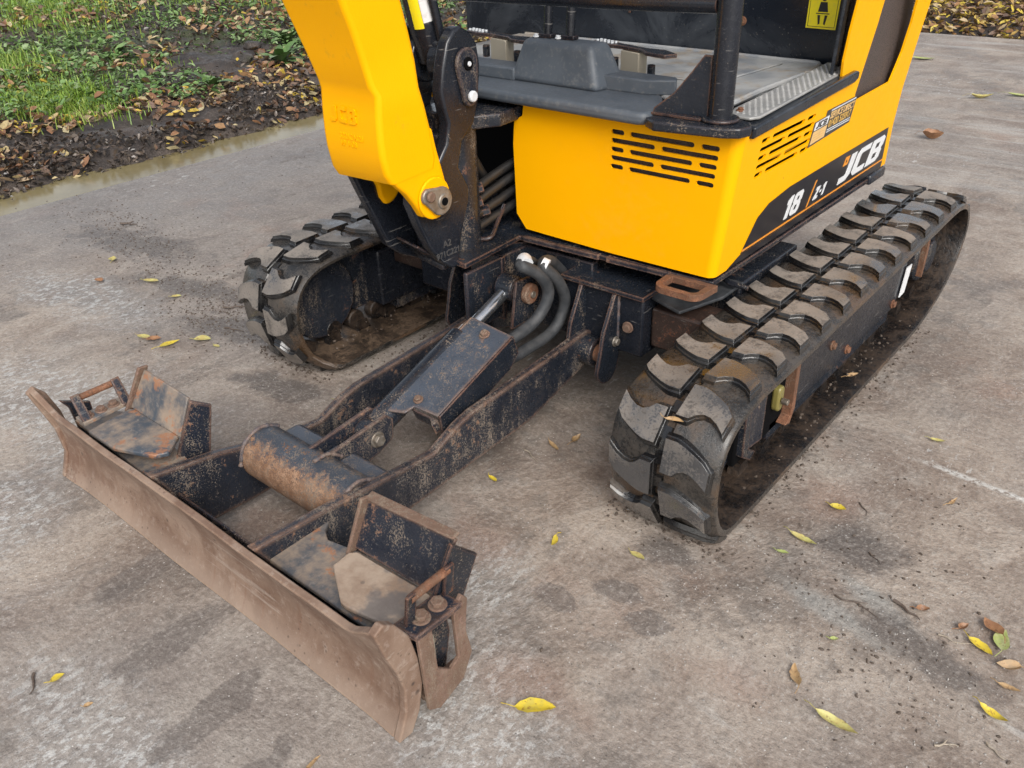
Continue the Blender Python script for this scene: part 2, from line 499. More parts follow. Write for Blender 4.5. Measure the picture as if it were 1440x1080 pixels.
# ================================================================== SETTING
SLAB_X, SLAB_Y = -2.55, 6.2
def concrete_material():
    n = NB('damp_yard_concrete')
    warp = n.mapv((1, 1, 1), rot=(0, 0, .6))
    a = n.noise(.9, 5, .6, dist=.6)
    b = n.noise(3.3, 6, .68, dist=.4)
    m = n.noise(13, 6, .7)
    f = n.noise(80, 5, .75)
    g = n.noise(420, 3, .7)
    c = n.mix(n.ramp(n.mixf(.3, b, m), .36, .64), (.205, .152, .118), (.43, .362, .300))
    c = n.mix(n.math('MULTIPLY', n.ramp(a, .42, .62), .55), c, (.245, .222, .205))
    c = n.mix(n.math('MULTIPLY', n.ramp(m, .50, .68), .45), c, (.375, .34, .30))
    c = n.mix(n.math('MULTIPLY', n.ramp(n.noise(2.1, 4, .6, vec=n.mapv(loc=(4, 2, 0))), .58, .70), .45), c, (.30, .185, .135))
    # wet dark blotches
    d = n.ramp(n.mixf(.35, n.noise(1.7, 5, .7, vec=n.mapv(loc=(9, 1, 3))), m), .52, .585)
    c = n.mix(n.math('MULTIPLY', d, .50), c, (.095, .076, .064))
    x, y, z = n.sep()
    # grey damp strip of mud smear along the edge of the yard
    damp = n.ramp(n.math('ADD', x, n.math('MULTIPLY', n.noise(2.2, 5, .65), 1.4)), -.75, -1.5)
    c = n.mix(n.math('MULTIPLY', damp, .55), c, (.19, .178, .172))
    # mud dragged across the slab in smears
    sm = n.noise(1.0, 6, .72, vec=n.mapv((7.5, 1.6, 1), rot=(0, 0, -.75)), dist=.5)
    smm = n.math('MULTIPLY', n.ramp(n.mixf(.30, sm, m), .52, .60), n.ramp(n.noise(.8, 3, .6, vec=n.mapv(loc=(6, 3, 1))), .42, .60))
    c = n.mix(n.math('MULTIPLY', smm, .62), c, (.118, .088, .070))
    sm2 = n.noise(1.0, 6, .72, vec=n.mapv((8.5, 1.8, 1), rot=(0, 0, -.65), loc=(3, 1, 0)), dist=.4)
    c = n.mix(n.math('MULTIPLY', n.ramp(n.mixf(.30, sm2, m), .54, .64), .35), c, (.45, .395, .345))
    # whitish worn aggregate streaks in patches
    patch = n.ramp(n.noise(1.35, 4, .65, vec=n.mapv(loc=(2.7, 5.1, 0))), .52, .66)
    st = n.noise(55, 3, .6, vec=n.mapv((1, .32, 1), rot=(0, 0, -.35)))
    st = n.ramp(st, .60, .66)
    c = n.mix(n.math('MULTIPLY', n.math('MULTIPLY', patch, st), .85), c, (.58, .57, .55))
    # long pale scrapes across the slab
    sc = n.noise(1.0, 5, .6, vec=n.mapv((1.1, 9, 1), rot=(0, 0, .05)))
    c = n.mix(n.math('MULTIPLY', n.ramp(sc, .66, .74), .6), c, (.50, .485, .46))
    far = n.ramp(y, 1.6, 3.2)
    sc2 = n.noise(1.0, 6, .7, vec=n.mapv((.7, 5.5, 1), rot=(0, 0, .06), loc=(3, 0, 0)))
    c = n.mix(n.math('MULTIPLY', n.math('MULTIPLY', n.ramp(sc2, .50, .66), far), .65), c, (.46, .44, .41))
    wl = n.noise(9, 4, .7)
    # painted / scraped white line on the right
    dl = n.math('ABSOLUTE', n.math('ADD', n.math('SUBTRACT', y, .567), n.math('MULTIPLY', n.math('SUBTRACT', x, .95), .06)))
    lm = n.math('MULTIPLY', n.ramp(n.math('ADD', dl, n.math('MULTIPLY', wl, .014)), .022, .008), n.ramp(x, .86, .96))
    c = n.mix(n.math('MULTIPLY', lm, n.ramp(f, .40, .52)), c, (.60, .59, .56))
    def spots(lst, amp=2.2, lo=1.1, hi=.6, nz_=None):
        out = None
        for (cx, cy_, sx, sy_, rz) in lst:
            v = n.t.nodes.new('ShaderNodeVectorMath'); v.operation = 'LENGTH'
            wv = n.t.nodes.new('ShaderNodeMapping'); wv.vector_type = 'TEXTURE'
            wv.inputs['Location'].default_value = (cx, cy_, 0)
            wv.inputs['Rotation'].default_value = (0, 0, rz)
            wv.inputs['Scale'].default_value = (sx, sy_, 1)
            n.t.links.new(n.pos, wv.inputs[0]); n.t.links.new(wv.outputs[0], v.inputs[0])
            e = n.ramp(n.math('ADD', v.outputs['Value'], n.math('MULTIPLY', n.math('SUBTRACT', nz_ or b, .5), amp)), lo, hi)
            out = e if out is None else n.math('MAXIMUM', out, e)
        return out
    # worn white aggregate
    wp = spots([(-.95, -.55, .55, .28, .2), (-.55, -.85, .3, .2, 0), (.62, -.55, .16, .14, 0), (.50, -.50, .12, .16, 0), (.40, -.30, .12, .14, 0), (-1.5, -.15, .4, .15, .1), (.15, -.95, .3, .12, 0), (1.5, 1.1, .5, .3, .3)], 2.5, 1.2, .3)
    fl = n.ramp(n.noise(62, 6, .75, vec=n.mapv((1, .62, 1), rot=(0, 0, -.3))), .50, .58)
    c = n.mix(n.math('MULTIPLY', wp, .25), c, (.42, .41, .39))
    c = n.mix(n.math('MULTIPLY', n.math('MULTIPLY', wp, fl), .70), c, (.60, .60, .585))
    rp = spots([(.60, -.43, .13, .07, .2), (.79, .33, .09, .11, .3), (.85, -.22, .12, .08, 0), (.30, -.22, .12, .08, 0), (1.2, .9, .2, .12, .4)], 2., 1.1, .2)
    c = n.mix(n.math('MULTIPLY', rp, .32), c, (.34, .20, .14))
    gp = spots([(.93, .02, .16, .035, -.2), (.98, .09, .12, .03, -.4)], 1.6, 1.1, .3)
    c = n.mix(n.math('MULTIPLY', gp, .5), c, (.30, .32, .31))
    dp = spots([(-.90, .02, .22, .10, .3), (-1.25, .12, .35, .07, .25), (-1.8, .22, .4, .12, .2), (1.06, .03, .16, .05, -.3), (.62, -.02, .08, .05, 0), (-.5, -.10, .2, .06, .2), (.90, .22, .10, .08, 0)], 2.4, 1.1, .4, m)
    c = n.mix(n.math('MULTIPLY', dp, .75), c, (.09, .078, .072))
    # wet prints left by the track lugs
    prints = None
    for (cx, cy_, sx, sy_, rz) in ((.062, -.745, .042, .115, .0), (.245, -.785, .036, .12, .05), (-.135, -.70, .04, .11, .0),
                                   (.40, -.86, .04, .12, 0), (.60, -.17, .05, .028, .3), (.52, -.25, .045, .03, -.2), (.69, -.20, .04, .03, .1)):
        v = n.t.nodes.new('ShaderNodeVectorMath'); v.operation = 'LENGTH'
        wv = n.t.nodes.new('ShaderNodeMapping'); wv.vector_type = 'TEXTURE'
        wv.inputs['Location'].default_value = (cx, cy_, 0)
        wv.inputs['Rotation'].default_value = (0, 0, rz)
        wv.inputs['Scale'].default_value = (sx, sy_, 1)
        n.t.links.new(n.pos, wv.inputs[0]); n.t.links.new(wv.outputs[0], v.inputs[0])
        e = n.ramp(n.math('ADD', v.outputs['Value'], n.math('MULTIPLY', n.math('SUBTRACT', m, .5), 2.2)), 1.05, .8)
        prints = e if prints is None else n.math('MAXIMUM', prints, e)
    c = n.mix(n.math('MULTIPLY', prints, .64), c, (.135, .115, .103))
    # grit
    dots = n.math('MULTIPLY', n.ramp(n.vor(95), .20, .12), n.ramp(n.noise(6, 3), .42, .55))
    c = n.mix(n.math('MULTIPLY', dots, .5), c, (.40, .38, .35))
    dd = n.math('MULTIPLY', n.ramp(n.vor(60, vec=n.mapv(loc=(1, 2, 0))), .13, .07), n.ramp(n.noise(4, 3), .45, .55))
    c = n.mix(n.math('MULTIPLY', dd, .75), c, (.07, .055, .045))
    c = n.mix(n.ramp(g, .3, .7, 0, .25), c, (.10, .09, .08))
    f2 = n.noise(150, 5, .8)
    c = n.mix(n.ramp(f, .50, .66, 0, .34), c, (.50, .46, .42))
    c = n.mix(n.ramp(f, .50, .36, 0, .38), c, (.12, .10, .088))
    c = n.mix(n.ramp(f2, .53, .66, 0, .25), c, (.56, .53, .50))
    c = n.mix(n.ramp(f2, .47, .35, 0, .38), c, (.09, .077, .068))
    wsp = n.math('MULTIPLY', n.ramp(n.vor(70, vec=n.mapv(loc=(3, 7, 0))), .12, .07), n.ramp(n.noise(5, 3, .6, vec=n.mapv(loc=(1, 8, 0))), .44, .56))
    c = n.mix(n.math('MULTIPLY', wsp, .8), c, (.62, .60, .57))
    h = n.math('ADD', n.math('MULTIPLY', b, 3.), n.math('ADD', m, n.math('ADD', n.math('MULTIPLY', f, .35), n.math('MULTIPLY', g, .12))))
    n.bump(h, .85, .007)
    wet = n.math('MAXIMUM', d, n.math('MULTIPLY', damp, .8))
    r = n.mixf(wet, n.ramp(m, .3, .7, .62, .85), n.ramp(m, .3, .7, .30, .62))
    return n.set(c, r, 0)

def soil_material():
    n = NB('wet_black_soil')
    a = n.noise(5, 6, .7); f = n.noise(45, 5, .75)
    c = n.mix(n.ramp(a, .35, .65), (.030, .024, .021), (.085, .066, .054))
    c = n.mix(n.ramp(f, .55, .7, 0, .5), c, (.13, .10, .08))
    x, y, z = n.sep()
    mg = n.math('MULTIPLY', n.ramp(n.math('ADD', x, n.math('MULTIPLY', a, 1.2)), -3.1, -3.9), n.ramp(n.noise(1.7, 5, .7), .46, .56))
    c = n.mix(n.math('MULTIPLY', mg, .55), c, (.055, .078, .022))
    n.bump(n.math('ADD', a, n.math('MULTIPLY', f, .6)), .9, .02)
    return n.set(c, n.ramp(f, .3, .7, .28, .7), 0)
M['soil'] = soil_material()

# yard slab, one sheet reaching far past the frame
def yard():
    bm = bmesh.new()
    xs = [SLAB_X, -1.5, -.5, .5, 1.5, 4, 12, 45]
    ys = [-45, -12, -3, -1, 0, 1, 2, 3.5, SLAB_Y]
    g = [[bm.verts.new((x, y, 0)) for x in xs] for y in ys]
    for j in range(len(ys) - 1):
        for i in range(len(xs) - 1):
            bm.faces.new((g[j][i], g[j][i + 1], g[j + 1][i + 1], g[j + 1][i]))
    # edge skirt
    e = [g[j][0] for j in range(len(ys))]
    lo = [bm.verts.new((SLAB_X - .02, v.co.y, -.16)) for v in e]
    for j in range(len(e) - 1): bm.faces.new((e[j], e[j + 1], lo[j + 1], lo[j]))
    e = g[-1]
    lo = [bm.verts.new((v.co.x, SLAB_Y + .02, -.16)) for v in e]
    for j in range(len(e) - 1): bm.faces.new((e[j], e[j + 1], lo[j + 1], lo[j]))
    structure(obj('concrete_yard', bm, concrete_material(), None, 0, smooth=0))
yard()

def bank_h(x, y):
    """height of the verge"""
    dx = SLAB_X - x
    dy = y - SLAB_Y
    d = max(dx, dy) if not (dx > 0 and dy > 0) else math.hypot(dx, dy)
    if d < .03: return -.15
    if dx >= dy:
        wv = .05 * noise.noise(Vector((y * 1.3, 2, 0))) + .30
        t = min(1, max(0, (d - .20) / max(.05, wv - .10)))
        base = -.07 + .10 * t * t * (3 - 2 * t) + max(0, d - .4) * .07
    else:
        t = min(1, max(0, (d - .0) / .35))
        base = -.05 + .09 * t + max(0, d - .4) * .05
    k = min(1, d / .3)
    base += k * (.05 * noise.noise(Vector((x * 1.6, y * 1.6, 0))) + .035 * noise.noise(Vector((x * 5, y * 5, 3))) +
                 .022 * noise.noise(Vector((x * 13, y * 13, 7))) + .012 * noise.noise(Vector((x * 30, y * 30, 9))))
    return base
def verge():
    bm = bmesh.new()
    def axis(a, b, fine_a, fine_b, s, coarse):
        out = []; v = a
        while v < b:
            out.append(v); v += s if fine_a <= v < fine_b else coarse
        return out + [b]
    xs = axis(-16, 9, -6.2, -2.5, .04, .12)
    ys = axis(-3.5, 15, -.4, 4.5, .04, .11)
    g = []
    for y in ys:
        g.append([bm.verts.new((x, y, bank_h(x, y))) for x in xs])
    for j in range(len(ys) - 1):
        for i in range(len(xs) - 1):
            if xs[i] > SLAB_X + .15 and ys[j + 1] < SLAB_Y - .15: continue
            bm.faces.new((g[j][i], g[j][i + 1], g[j + 1][i + 1], g[j + 1][i]))
    structure(obj('earth_bank', bm, M['soil'], None, 0, smooth=180))
    bm = bmesh.new()
    v = [bm.verts.new(p) for p in ((-150, -150, -.2), (150, -150, -.2), (150, 150, -.2), (-150, 150, -.2))]
    bm.faces.new(v)
    structure(obj('ground', bm, M['soil'], None, 0, smooth=0))
    # muddy water standing along the slab edge
    n = NB('muddy_puddle_water')
    a = n.noise(3, 4, .6)
    c = n.mix(n.ramp(a, .35, .65), (.17, .135, .062), (.235, .195, .10))
    n.bump(n.noise(22, 3), .10, .004)
    mw = n.set(c, .16, 0)
    bm = bmesh.new()
    L = []; R = []
    y = -3.4
    while y < 6.3:
        L.append(bm.verts.new((-3.05, y, -.012))); R.append(bm.verts.new((SLAB_X - .003, y, -.012)))
        y += .4
    for i in range(len(L) - 1): bm.faces.new((L[i], R[i], R[i + 1], L[i + 1]))
    structure(obj('puddle_water', bm, mw, None, 0, smooth=0))
verge()

# ================================================================== EXCAVATOR
EX = D.objects.new('mini_excavator', None)
COL.objects.link(EX)
EX.empty_display_size = .3
thing(EX, 'yellow and black tracked mini excavator with its dozer blade lowered on the concrete yard', 'excavator')

# ------------------------------------------------------------------ rubber tracks
RF, RR = .141, .150
YF, ZF = .128, .160
YR, ZR = 1.300, .175
def track_path():
    """closed path of the belt's outer surface (y, z), resampled by length; f(s) -> (y, z, ny, nz)"""
    C = [(1.10, .329), (.80, .322), (.50, .316), (.30, .312), (.20, .311), (.11, .307), (.045, .286), (.002, .243), (-.014, .19), (-.014, .135), (.0, .08), (.028, .036), (.075, .010), (.14, .007),
         (.30, .007), (.60, .007), (.90, .007), (1.12, .008), (1.22, .022), (1.32, .050), (1.40, .098), (1.45, .155), (1.466, .21), (1.455, .262), (1.412, .308), (1.34, .330), (1.24, .333)]
    n = len(C)
    P = []
    for i in range(n):
        a, b, c, d = [Vector((*C[(i + k) % n], 0)) for k in (-1, 0, 1, 2)]
        # centripetal-like tangents keep the long straight runs straight
        L = (c - b).length
        m0 = (c - a) / max(1e-6, (c - a).length) * L
        m1 = (d - b) / max(1e-6, (d - b).length) * L
        for k in range(24):
            t = k / 24
            P.append((2 * t ** 3 - 3 * t * t + 1) * b + (t ** 3 - 2 * t * t + t) * m0 + (-2 * t ** 3 + 3 * t * t) * c + (t ** 3 - t * t) * m1)
    acc = [0]
    for i in range(len(P)): acc.append(acc[-1] + (P[(i + 1) % len(P)] - P[i]).length)
    T = acc[-1]
    import bisect
    def pos(s):
        s %= T
        i = min(len(P) - 1, bisect.bisect_right(acc, s) - 1)
        t = (s - acc[i]) / max(1e-9, acc[i + 1] - acc[i])
        return P[i].lerp(P[(i + 1) % len(P)], t)
    def f(s):
        p = pos(s); d = (pos(s + .012) - pos(s - .012)).normalized()
        return (p.x, p.y, d.y, -d.x)
    return f, T
TP, TL = track_path()
NL = 32
PITCH_L = TL / NL
def lug_mesh(name, sgn):
    """tread bar: pad at the groove, waist, wing to the edge. u along travel, w from groove outwards, h height"""
    fr_ = [(0, .030), (.024, .029), (.034, .019), (.046, .013), (.060, .014), (.076, .021), (.093, .033)]
    bk_ = [(.093, -.002), (.078, -.016), (.058, -.025), (.042, -.031), (.022, -.036), (0, -.035)]
    bk_.insert(4, (.032, -.034))
    out = fr_ + bk_
    cx = .045
    bm = bmesh.new()
    def ring(k, dw, h, hend):
        return [bm.verts.new((sgn * (cx + (w - cx) * (1 + dw)), ((u + .003) * k - .003) * 1.10, h - (hend if w > .08 else 0))) for w, u in out]
    base = ring(1.20, .10, -.006, 0)
    mid = ring(1.14, .06, .0045, .001)
    led = ring(1.07, .03, .0055, .001)
    top = ring(1.0, .0, .0125, .0025)
    n = len(out)
    for A, B in ((base, mid), (mid, led), (led, top)):
        for i in range(n):
            f = bm.faces.new((A[i], A[(i + 1) % n], B[(i + 1) % n], B[i]))
            f.material_index = 1
    # top cap in quads front/back
    k = len(fr_)
    for i in range(k - 1):
        f = bm.faces.new((top[i], top[i + 1], top[n - 2 - i], top[n - 1 - i]))
        f.material_index = 0
    bmesh.ops.recalc_face_normals(bm, faces=bm.faces[:])
    return bm
def belt_mesh(x0, sgn, yoff):
    sec = [(0, -.014), (.022, -.001), (.102, 0), (.107, -.006), (.123, -.006), (.128, 0), (.213, -.001), (.225, -.009), (.2285, -.010), (.230, -.015),
           (.228, -.023), (.216, -.026), (.160, -.022), (.070, -.022), (.012, -.026), (.002, -.022)]
    bm = bmesh.new()
    N = 128
    rings = []
    for i in range(N):
        y, z, ny, nz = TP(TL * i / N)
        wob = .0015 * noise.noise(Vector((i * .35, 1, 0)))
        sag = max(0, min(1, (-nz - .55) / .4)) * (.050 if sgn < 0 else 0)      # the slack lower run bulges inwards
        rings.append([bm.verts.new((x0 + sgn * (w - (sag if w < .025 else 0)), y + yoff + ny * (h + wob), z + nz * (h + wob))) for w, h in sec])
    m = len(sec)
    for i in range(N):
        A, B = rings[i], rings[(i + 1) % N]
        for k in range(m):
            f = bm.faces.new((A[k], B[k], B[(k + 1) % m], A[(k + 1) % m]))
            f.material_index = 1 if 10 <= k <= 14 else 0
    bmesh.ops.recalc_face_normals(bm, faces=bm.faces[:])
    return bm
LUGS = {}
def make_track(x0, sgn, yoff, near):
    root = D.objects.new('rubber_track', None)
    link(root, EX)
    obj('belt', belt_mesh(x0, sgn, yoff), [M['beltout'], M['inside' if near else 'inside_far']], root, 0, smooth=50)
    gx = x0 + sgn * .115
    def basis(s):
        y, z, ny, nz = TP(s)
        nrm = Vector((0, ny, nz)); tan = Vector((0, -nz, ny))        # tangent: direction of increasing s (towards the front on top)
        return y, z, nrm, tan
    protos = {}
    for i in range(NL):
        for side in (-1, 1):
            s = (i + (.5 if side * sgn < 0 else 0) + .18) * PITCH_L
            y, z, nrm, tan = basis(s)
            # outer row: as drawn; inner row: the same bar turned by half a turn
            key = (side, sgn)
            if key not in LUGS:
                bm = lug_mesh('tread_lug', 1)
                me = D.meshes.new('tread_lug')
                bm.to_mesh(me); bm.free()
                me.materials.append(M['tread']); me.materials.append(M['rubber'])
                me.polygons.foreach_set('use_smooth', [True] * len(me.polygons))
                me.set_sharp_from_angle(angle=math.radians(32))
                LUGS[key] = me
            o = D.objects.new('tread_lug', LUGS[key])
            link(o, root)
            X = Vector((side, 0, 0))
            T = tan if side * sgn > 0 else -tan
            if X.cross(T).dot(nrm) < 0:
                pass
            mtx = Matrix((( X.x, T.x, nrm.x, gx + side * .010), (X.y, T.y, nrm.y, y + yoff), (X.z, T.z, nrm.z, z), (0, 0, 0, 1)))
            j = Matrix.Rotation(random.uniform(-.02, .02), 4, 'Z') @ Matrix.Diagonal((1, random.uniform(.95, 1.05), random.uniform(.92, 1.06), 1))
            o.matrix_world = mtx @ j
            b = o.modifiers.new('bevel', 'BEVEL'); b.width = .0020; b.segments = 2; b.limit_method = 'ANGLE'; b.angle_limit = math.radians(32)
    # small link blocks in the groove
    bmb = bmesh.new(); add_box(bmb, -.009, .009, -.012, .012, -.010, .001)
    mb = D.meshes.new('groove_block'); bmb.to_mesh(mb); bmb.free(); mb.materials.append(M['rubber'])
    bmg = bmesh.new()
    add_plate(bmg, [(-.024, 0), (.024, 0), (.014, .030), (-.014, .030)], -.013, .013, frame((0, 0, 0), (0, 1, 0), (0, 0, -1), (1, 0, 0)))
    mg = D.meshes.new('guide_tooth'); bmg.to_mesh(mg); bmg.free(); mg.materials.append(M['inside'])
    for i in range(NL * 2):
        y, z, nrm, tan = basis(i * PITCH_L / 2 + .03)
        X = Vector((1, 0, 0)); T = nrm.cross(X)
        o = D.objects.new('groove_block', mb); link(o, root)
        o.matrix_world = Matrix(((1, 0, 0, gx), (0, T.y, nrm.y, y + yoff), (0, T.z, nrm.z, z), (0, 0, 0, 1)))
        if i % 2 == 0:
            p = Vector((0, y + yoff, z)) - nrm * .020
            for da in (-.034, .034):
                o = D.objects.new('guide_tooth', mg); link(o, root)
                o.matrix_world = Matrix(((1, 0, 0, gx + da), (0, T.y, nrm.y, p.y), (0, T.z, nrm.z, p.z), (0, 0, 0, 1)))
    return root
make_track(.464, 1, 0, True)
make_track(-.464, -1, -.035, False)

def track_frame(sgn):
    """box beam, idler, sprocket and rollers inside one belt; sgn +1 = near (photo right), -1 = far"""
    xo = lambda v: sgn * v
    f = D.objects.new('track_frame', None)
    link(f, EX)
    yo = 0 if sgn > 0 else -.02
    def bx(name, x0, x1, y0, y1, z0, z1, mat, b=.004):
        a, c = sorted((xo(x0), xo(x1)))
        return box(name, a, c, y0 + yo, y1 + yo, z0, z1, mat, f, b)
    bm = bmesh.new()
    prof = [(.42, .10), (1.05, .10), (1.12, .14), (1.12, .255), (.42, .255)] if sgn > 0 else [(.30, .085), (1.05, .085), (1.12, .14), (1.12, .25), (.30, .25)]
    add_plate(bm, [(y + yo, z) for y, z in prof], min(xo(.505), xo(.640)), max(xo(.505), xo(.640)), FX(0))
    obj('frame_beam', bm, M['black_clean'], f, .006)
    # idler and sprocket wheels
    disc('idler_wheel', (xo(.579), YF + yo, ZF), (1, 0, 0), RF - .030, .07, M['black'], f, 40, .006)
    disc('idler_hub', (xo(.579), YF + yo, ZF), (1, 0, 0), .038, .060, M['rust'], f, 24, .004)
    bm = bmesh.new()
    teeth = []
    for k in range(22):
        for da, r in ((-.09, .104), (-.045, .121), (.045, .121), (.09, .104)):
            a = 2 * PI * k / 22 + da
            teeth.append((YR + yo + r * math.cos(a), ZR + r * math.sin(a)))
    add_plate(bm, teeth, xo(.579) - .018, xo(.579) + .018, FX(0))
    obj('drive_sprocket', bm, M['rust'], f, .002)
    disc('drive_motor', (xo(.600), YR + yo, ZR), (1, 0, 0), .075, .07, M['black'], f, 30, .008)
    disc('motor_cap', (xo(.640), YR + yo, ZR), (1, 0, 0), .045, .02, M['black'], f, 24, .004)
    for y in (.40, .60, .80, 1.0):
        disc('track_roller', (xo(.579), y + yo, .068), (1, 0, 0), .034, .09, M['inside'], f, 20, .006)  # dark colour carries the shadow below the beam
    bx('roller_guard', .510, .628, .36, 1.08, .055, .098, M['black'])
    if sgn > 0:
        # tensioner opening near the front, its shade a dark inset box, with grease fitting
        bx('opening_shade_box', .540, .628, .20, .43, .075, .25, M['void'])
        pts = [(.205, .255), (.21, .10), (.25, .072), (.27, .085), (.235, .108), (.225, .24)]
        plate('idler_fork', [(y, z) for y, z in pts], .625, .642, FX(0), M['black'], f)
        rim = [(.405, .225), (.418, .245), (.432, .225), (.436, .11), (.418, .078), (.395, .085), (.418, .098), (.420, .12), (.416, .215)]
        plate('bracket_rim', rim, .615, .650, FX(0), M['rust'], f)
        plate('grease_fitting', arc(.362, .185, .013, 0, 180, 8) + arc(.362, .150, .013, 180, 360, 8), .628, .646, FX(0), M['grease'], f, bevel=.005, seg=3)
        tube('grease_nipple', [(.648, .36, .165), (.662, .36, .165)], .007, M['pin'], f, 12, .001)
        plate('tension_plate', [(.235, .10), (.31, .09), (.31, .235), (.235, .24)], .630, .636, FX(0), M['blackrust'], f)
        for (y, z) in ((.744, .118), (.636, .175), (1.053, .12)):
            bolt((.641, y, z), (1, 0, 0), .009, f, M['rust'])
        plate('paper_tag', [(1.085, .128), (1.122, .130), (1.142, .205), (1.104, .207)], .6435, .646, FX(0), M['white'], f, bevel=0)
        plate('motor_guard', [(1.245, .13), (1.252, .13), (1.262, .20), (1.256, .24), (1.245, .24)], .62, .650, FX(0), M['rust'], f)
    else:
        # inner cover plates of the far frame facing the middle
        plate('cover_plate', [(.055, .085), (.47, .075), (1.0, .075), (1.0, .26), (.11, .265), (.065, .235)], -.572, -.564, FX(0), M['black'], f)
        plate('cover_rib', [(.30, .08), (.312, .08), (.312, .262), (.30, .262)], -.5635, -.545, FX(0), M['black'], f)
        plate('cover_rib', [(.42, .08), (.432, .08), (.432, .262), (.42, .262)], -.5635, -.545, FX(0), M['black'], f)
        tube('weld_bead', spline([(-.563, .12, .13), (-.562, .18, .145), (-.563, .24, .165)]), .003, M['black'], f, 8)
        bolt((-.562, .385, .110), (1, 0, 0), .011, f, M['rust'])
        bolt((-.562, .52, .13), (1, 0, 0), .008, f, M['pin'])
        for y in (.13, .21, .29, .37, .45):
            disc('track_roller', (-.558, y, .060), (1, 0, 0), .028, .03, M['inside'], f, 18, .004)
track_frame(1)
track_frame(-1)

# mud packed on the inner flange of the belts (uncountable clods)
def clods(name, spots, mat, parent=None, seed=1, sz=(.004, .012), kind='stuff'):
    rnd = random.Random(seed)
    bm = bmesh.new()
    for (x, y, z) in spots:
        r = rnd.uniform(*sz)
        mtx = Matrix.Translation((x, y, z)) @ Matrix.Rotation(rnd.uniform(0, 6), 4, Vector((rnd.random(), rnd.random(), rnd.random() + .1))) @ Matrix.Diagonal((r * rnd.uniform(.7, 1.5), r, r * rnd.uniform(.4, .8), 1))
        g = bmesh.ops.create_icosphere(bm, subdivisions=1, radius=1, matrix=mtx)
        for v in g['verts']: v.co += Vector((rnd.uniform(-1, 1), rnd.uniform(-1, 1), rnd.uniform(-1, 1))) * r * .22
    o = obj(name, bm, mat, parent, 0, smooth=0)
    o['kind'] = kind
    return o
rnd = random.Random(3)
n = NB('mud_crumb')
M['mud'] = n.set(n.mix(n.noise(30, 3), (.05, .036, .027), (.13, .10, .078)), .75, 0)
n = NB('pale_grit')
M['grit'] = n.set(n.mix(n.noise(20, 3), (.22, .20, .18), (.48, .46, .43)), .7, 0)
tr = [(rnd.uniform(.655, .688), rnd.uniform(.15, 1.25), .047 + rnd.uniform(0, .006)) for _ in range(45)]
tr += [(rnd.uniform(.642, .662), rnd.gauss(.78, .16), .052 + rnd.uniform(0, .012)) for _ in range(40)]
tr += [(rnd.uniform(-.55, -.44), rnd.uniform(.05, .6), .048 + rnd.uniform(0, .008)) for _ in range(70)]
clods('track_mud', tr, M['mud'], EX, 5, (.001, .0040))

# ------------------------------------------------------------------ undercarriage
UC = D.objects.new('undercarriage', None)
link(UC, EX)
box('frame_side', .272, .455, .52, .82, .16, .320, M['black'], UC, .006)
box('centre_frame', -.27, .27, .37, 1.10, .15, .325, M['black'], UC, .006)
disc('slew_ring', (.0, .74, .352), (0, 0, 1), .30, .045, M['black'], UC, 64, .004)
# housing of the extending beam with its front plates
box('beam_housing', .125, .335, .305, .44, .185, .330, M['black_clean'], UC, .005)
box('beam_housing', -.36, -.15, .305, .44, .185, .330, M['black_clean'], UC, .005)
plate('frame_tongue', [(.338, .33), (.425, .30), (.463, .42), (.463, .515), (.338, .515)], .3225, .3300, FZ(0), M['hose'], UC, bevel=.002)
tube('grease_pipe', [(.40, .50, .345), (.455, .46, .345), (.495, .47, .340)], .006, M['black_clean'], UC, 10)
plate('housing_cap', [(.120, .29), (.342, .29), (.342, .45), (.120, .45)], .3305, .341, FZ(0), M['black'], UC)
box('extending_beam', .337, .502, .335, .425, .205, .300, M['beam'], UC, .006)
box('extending_beam', -.502, -.362, .335, .425, .205, .300, M['beam'], UC, .006)
for x in (.172, .262):
    plate('arm_bracket', arc(.268, .158, .040, 150, 350, 10) + [(.318, .20), (.318, .328), (.290, .330), (.250, .25)], x, x + .010, FX(0), M['black'], UC)
for x in (-.205, -.118):
    plate('arm_bracket', arc(.268, .158, .040, 150, 350, 10) + [(.318, .20), (.318, .328), (.290, .330), (.250, .25)], x, x + .010, FX(0), M['black'], UC)
box('ram_bracket', -.035, -.023, .13, .42, .21, .36, M['black'], UC, .003)
plate('ram_bracket_web', [(-.12, .20), (-.02, .20), (-.02, .36), (-.12, .36)], 0, .012, FY(.26), M['black'], UC)
box('centre_cross_plate', -.16, .17, .345, .369, .16, .36, M['black'], UC, .003)
plate('cable_rail', [(-.11, .255), (-.02, .365), (-.03, .372), (-.12, .262)], .14, .365, FZ(0), M['black'], UC)
bolt((.300, .300, .255), (0, -1, 0), .010, UC, M['rust_edge'])

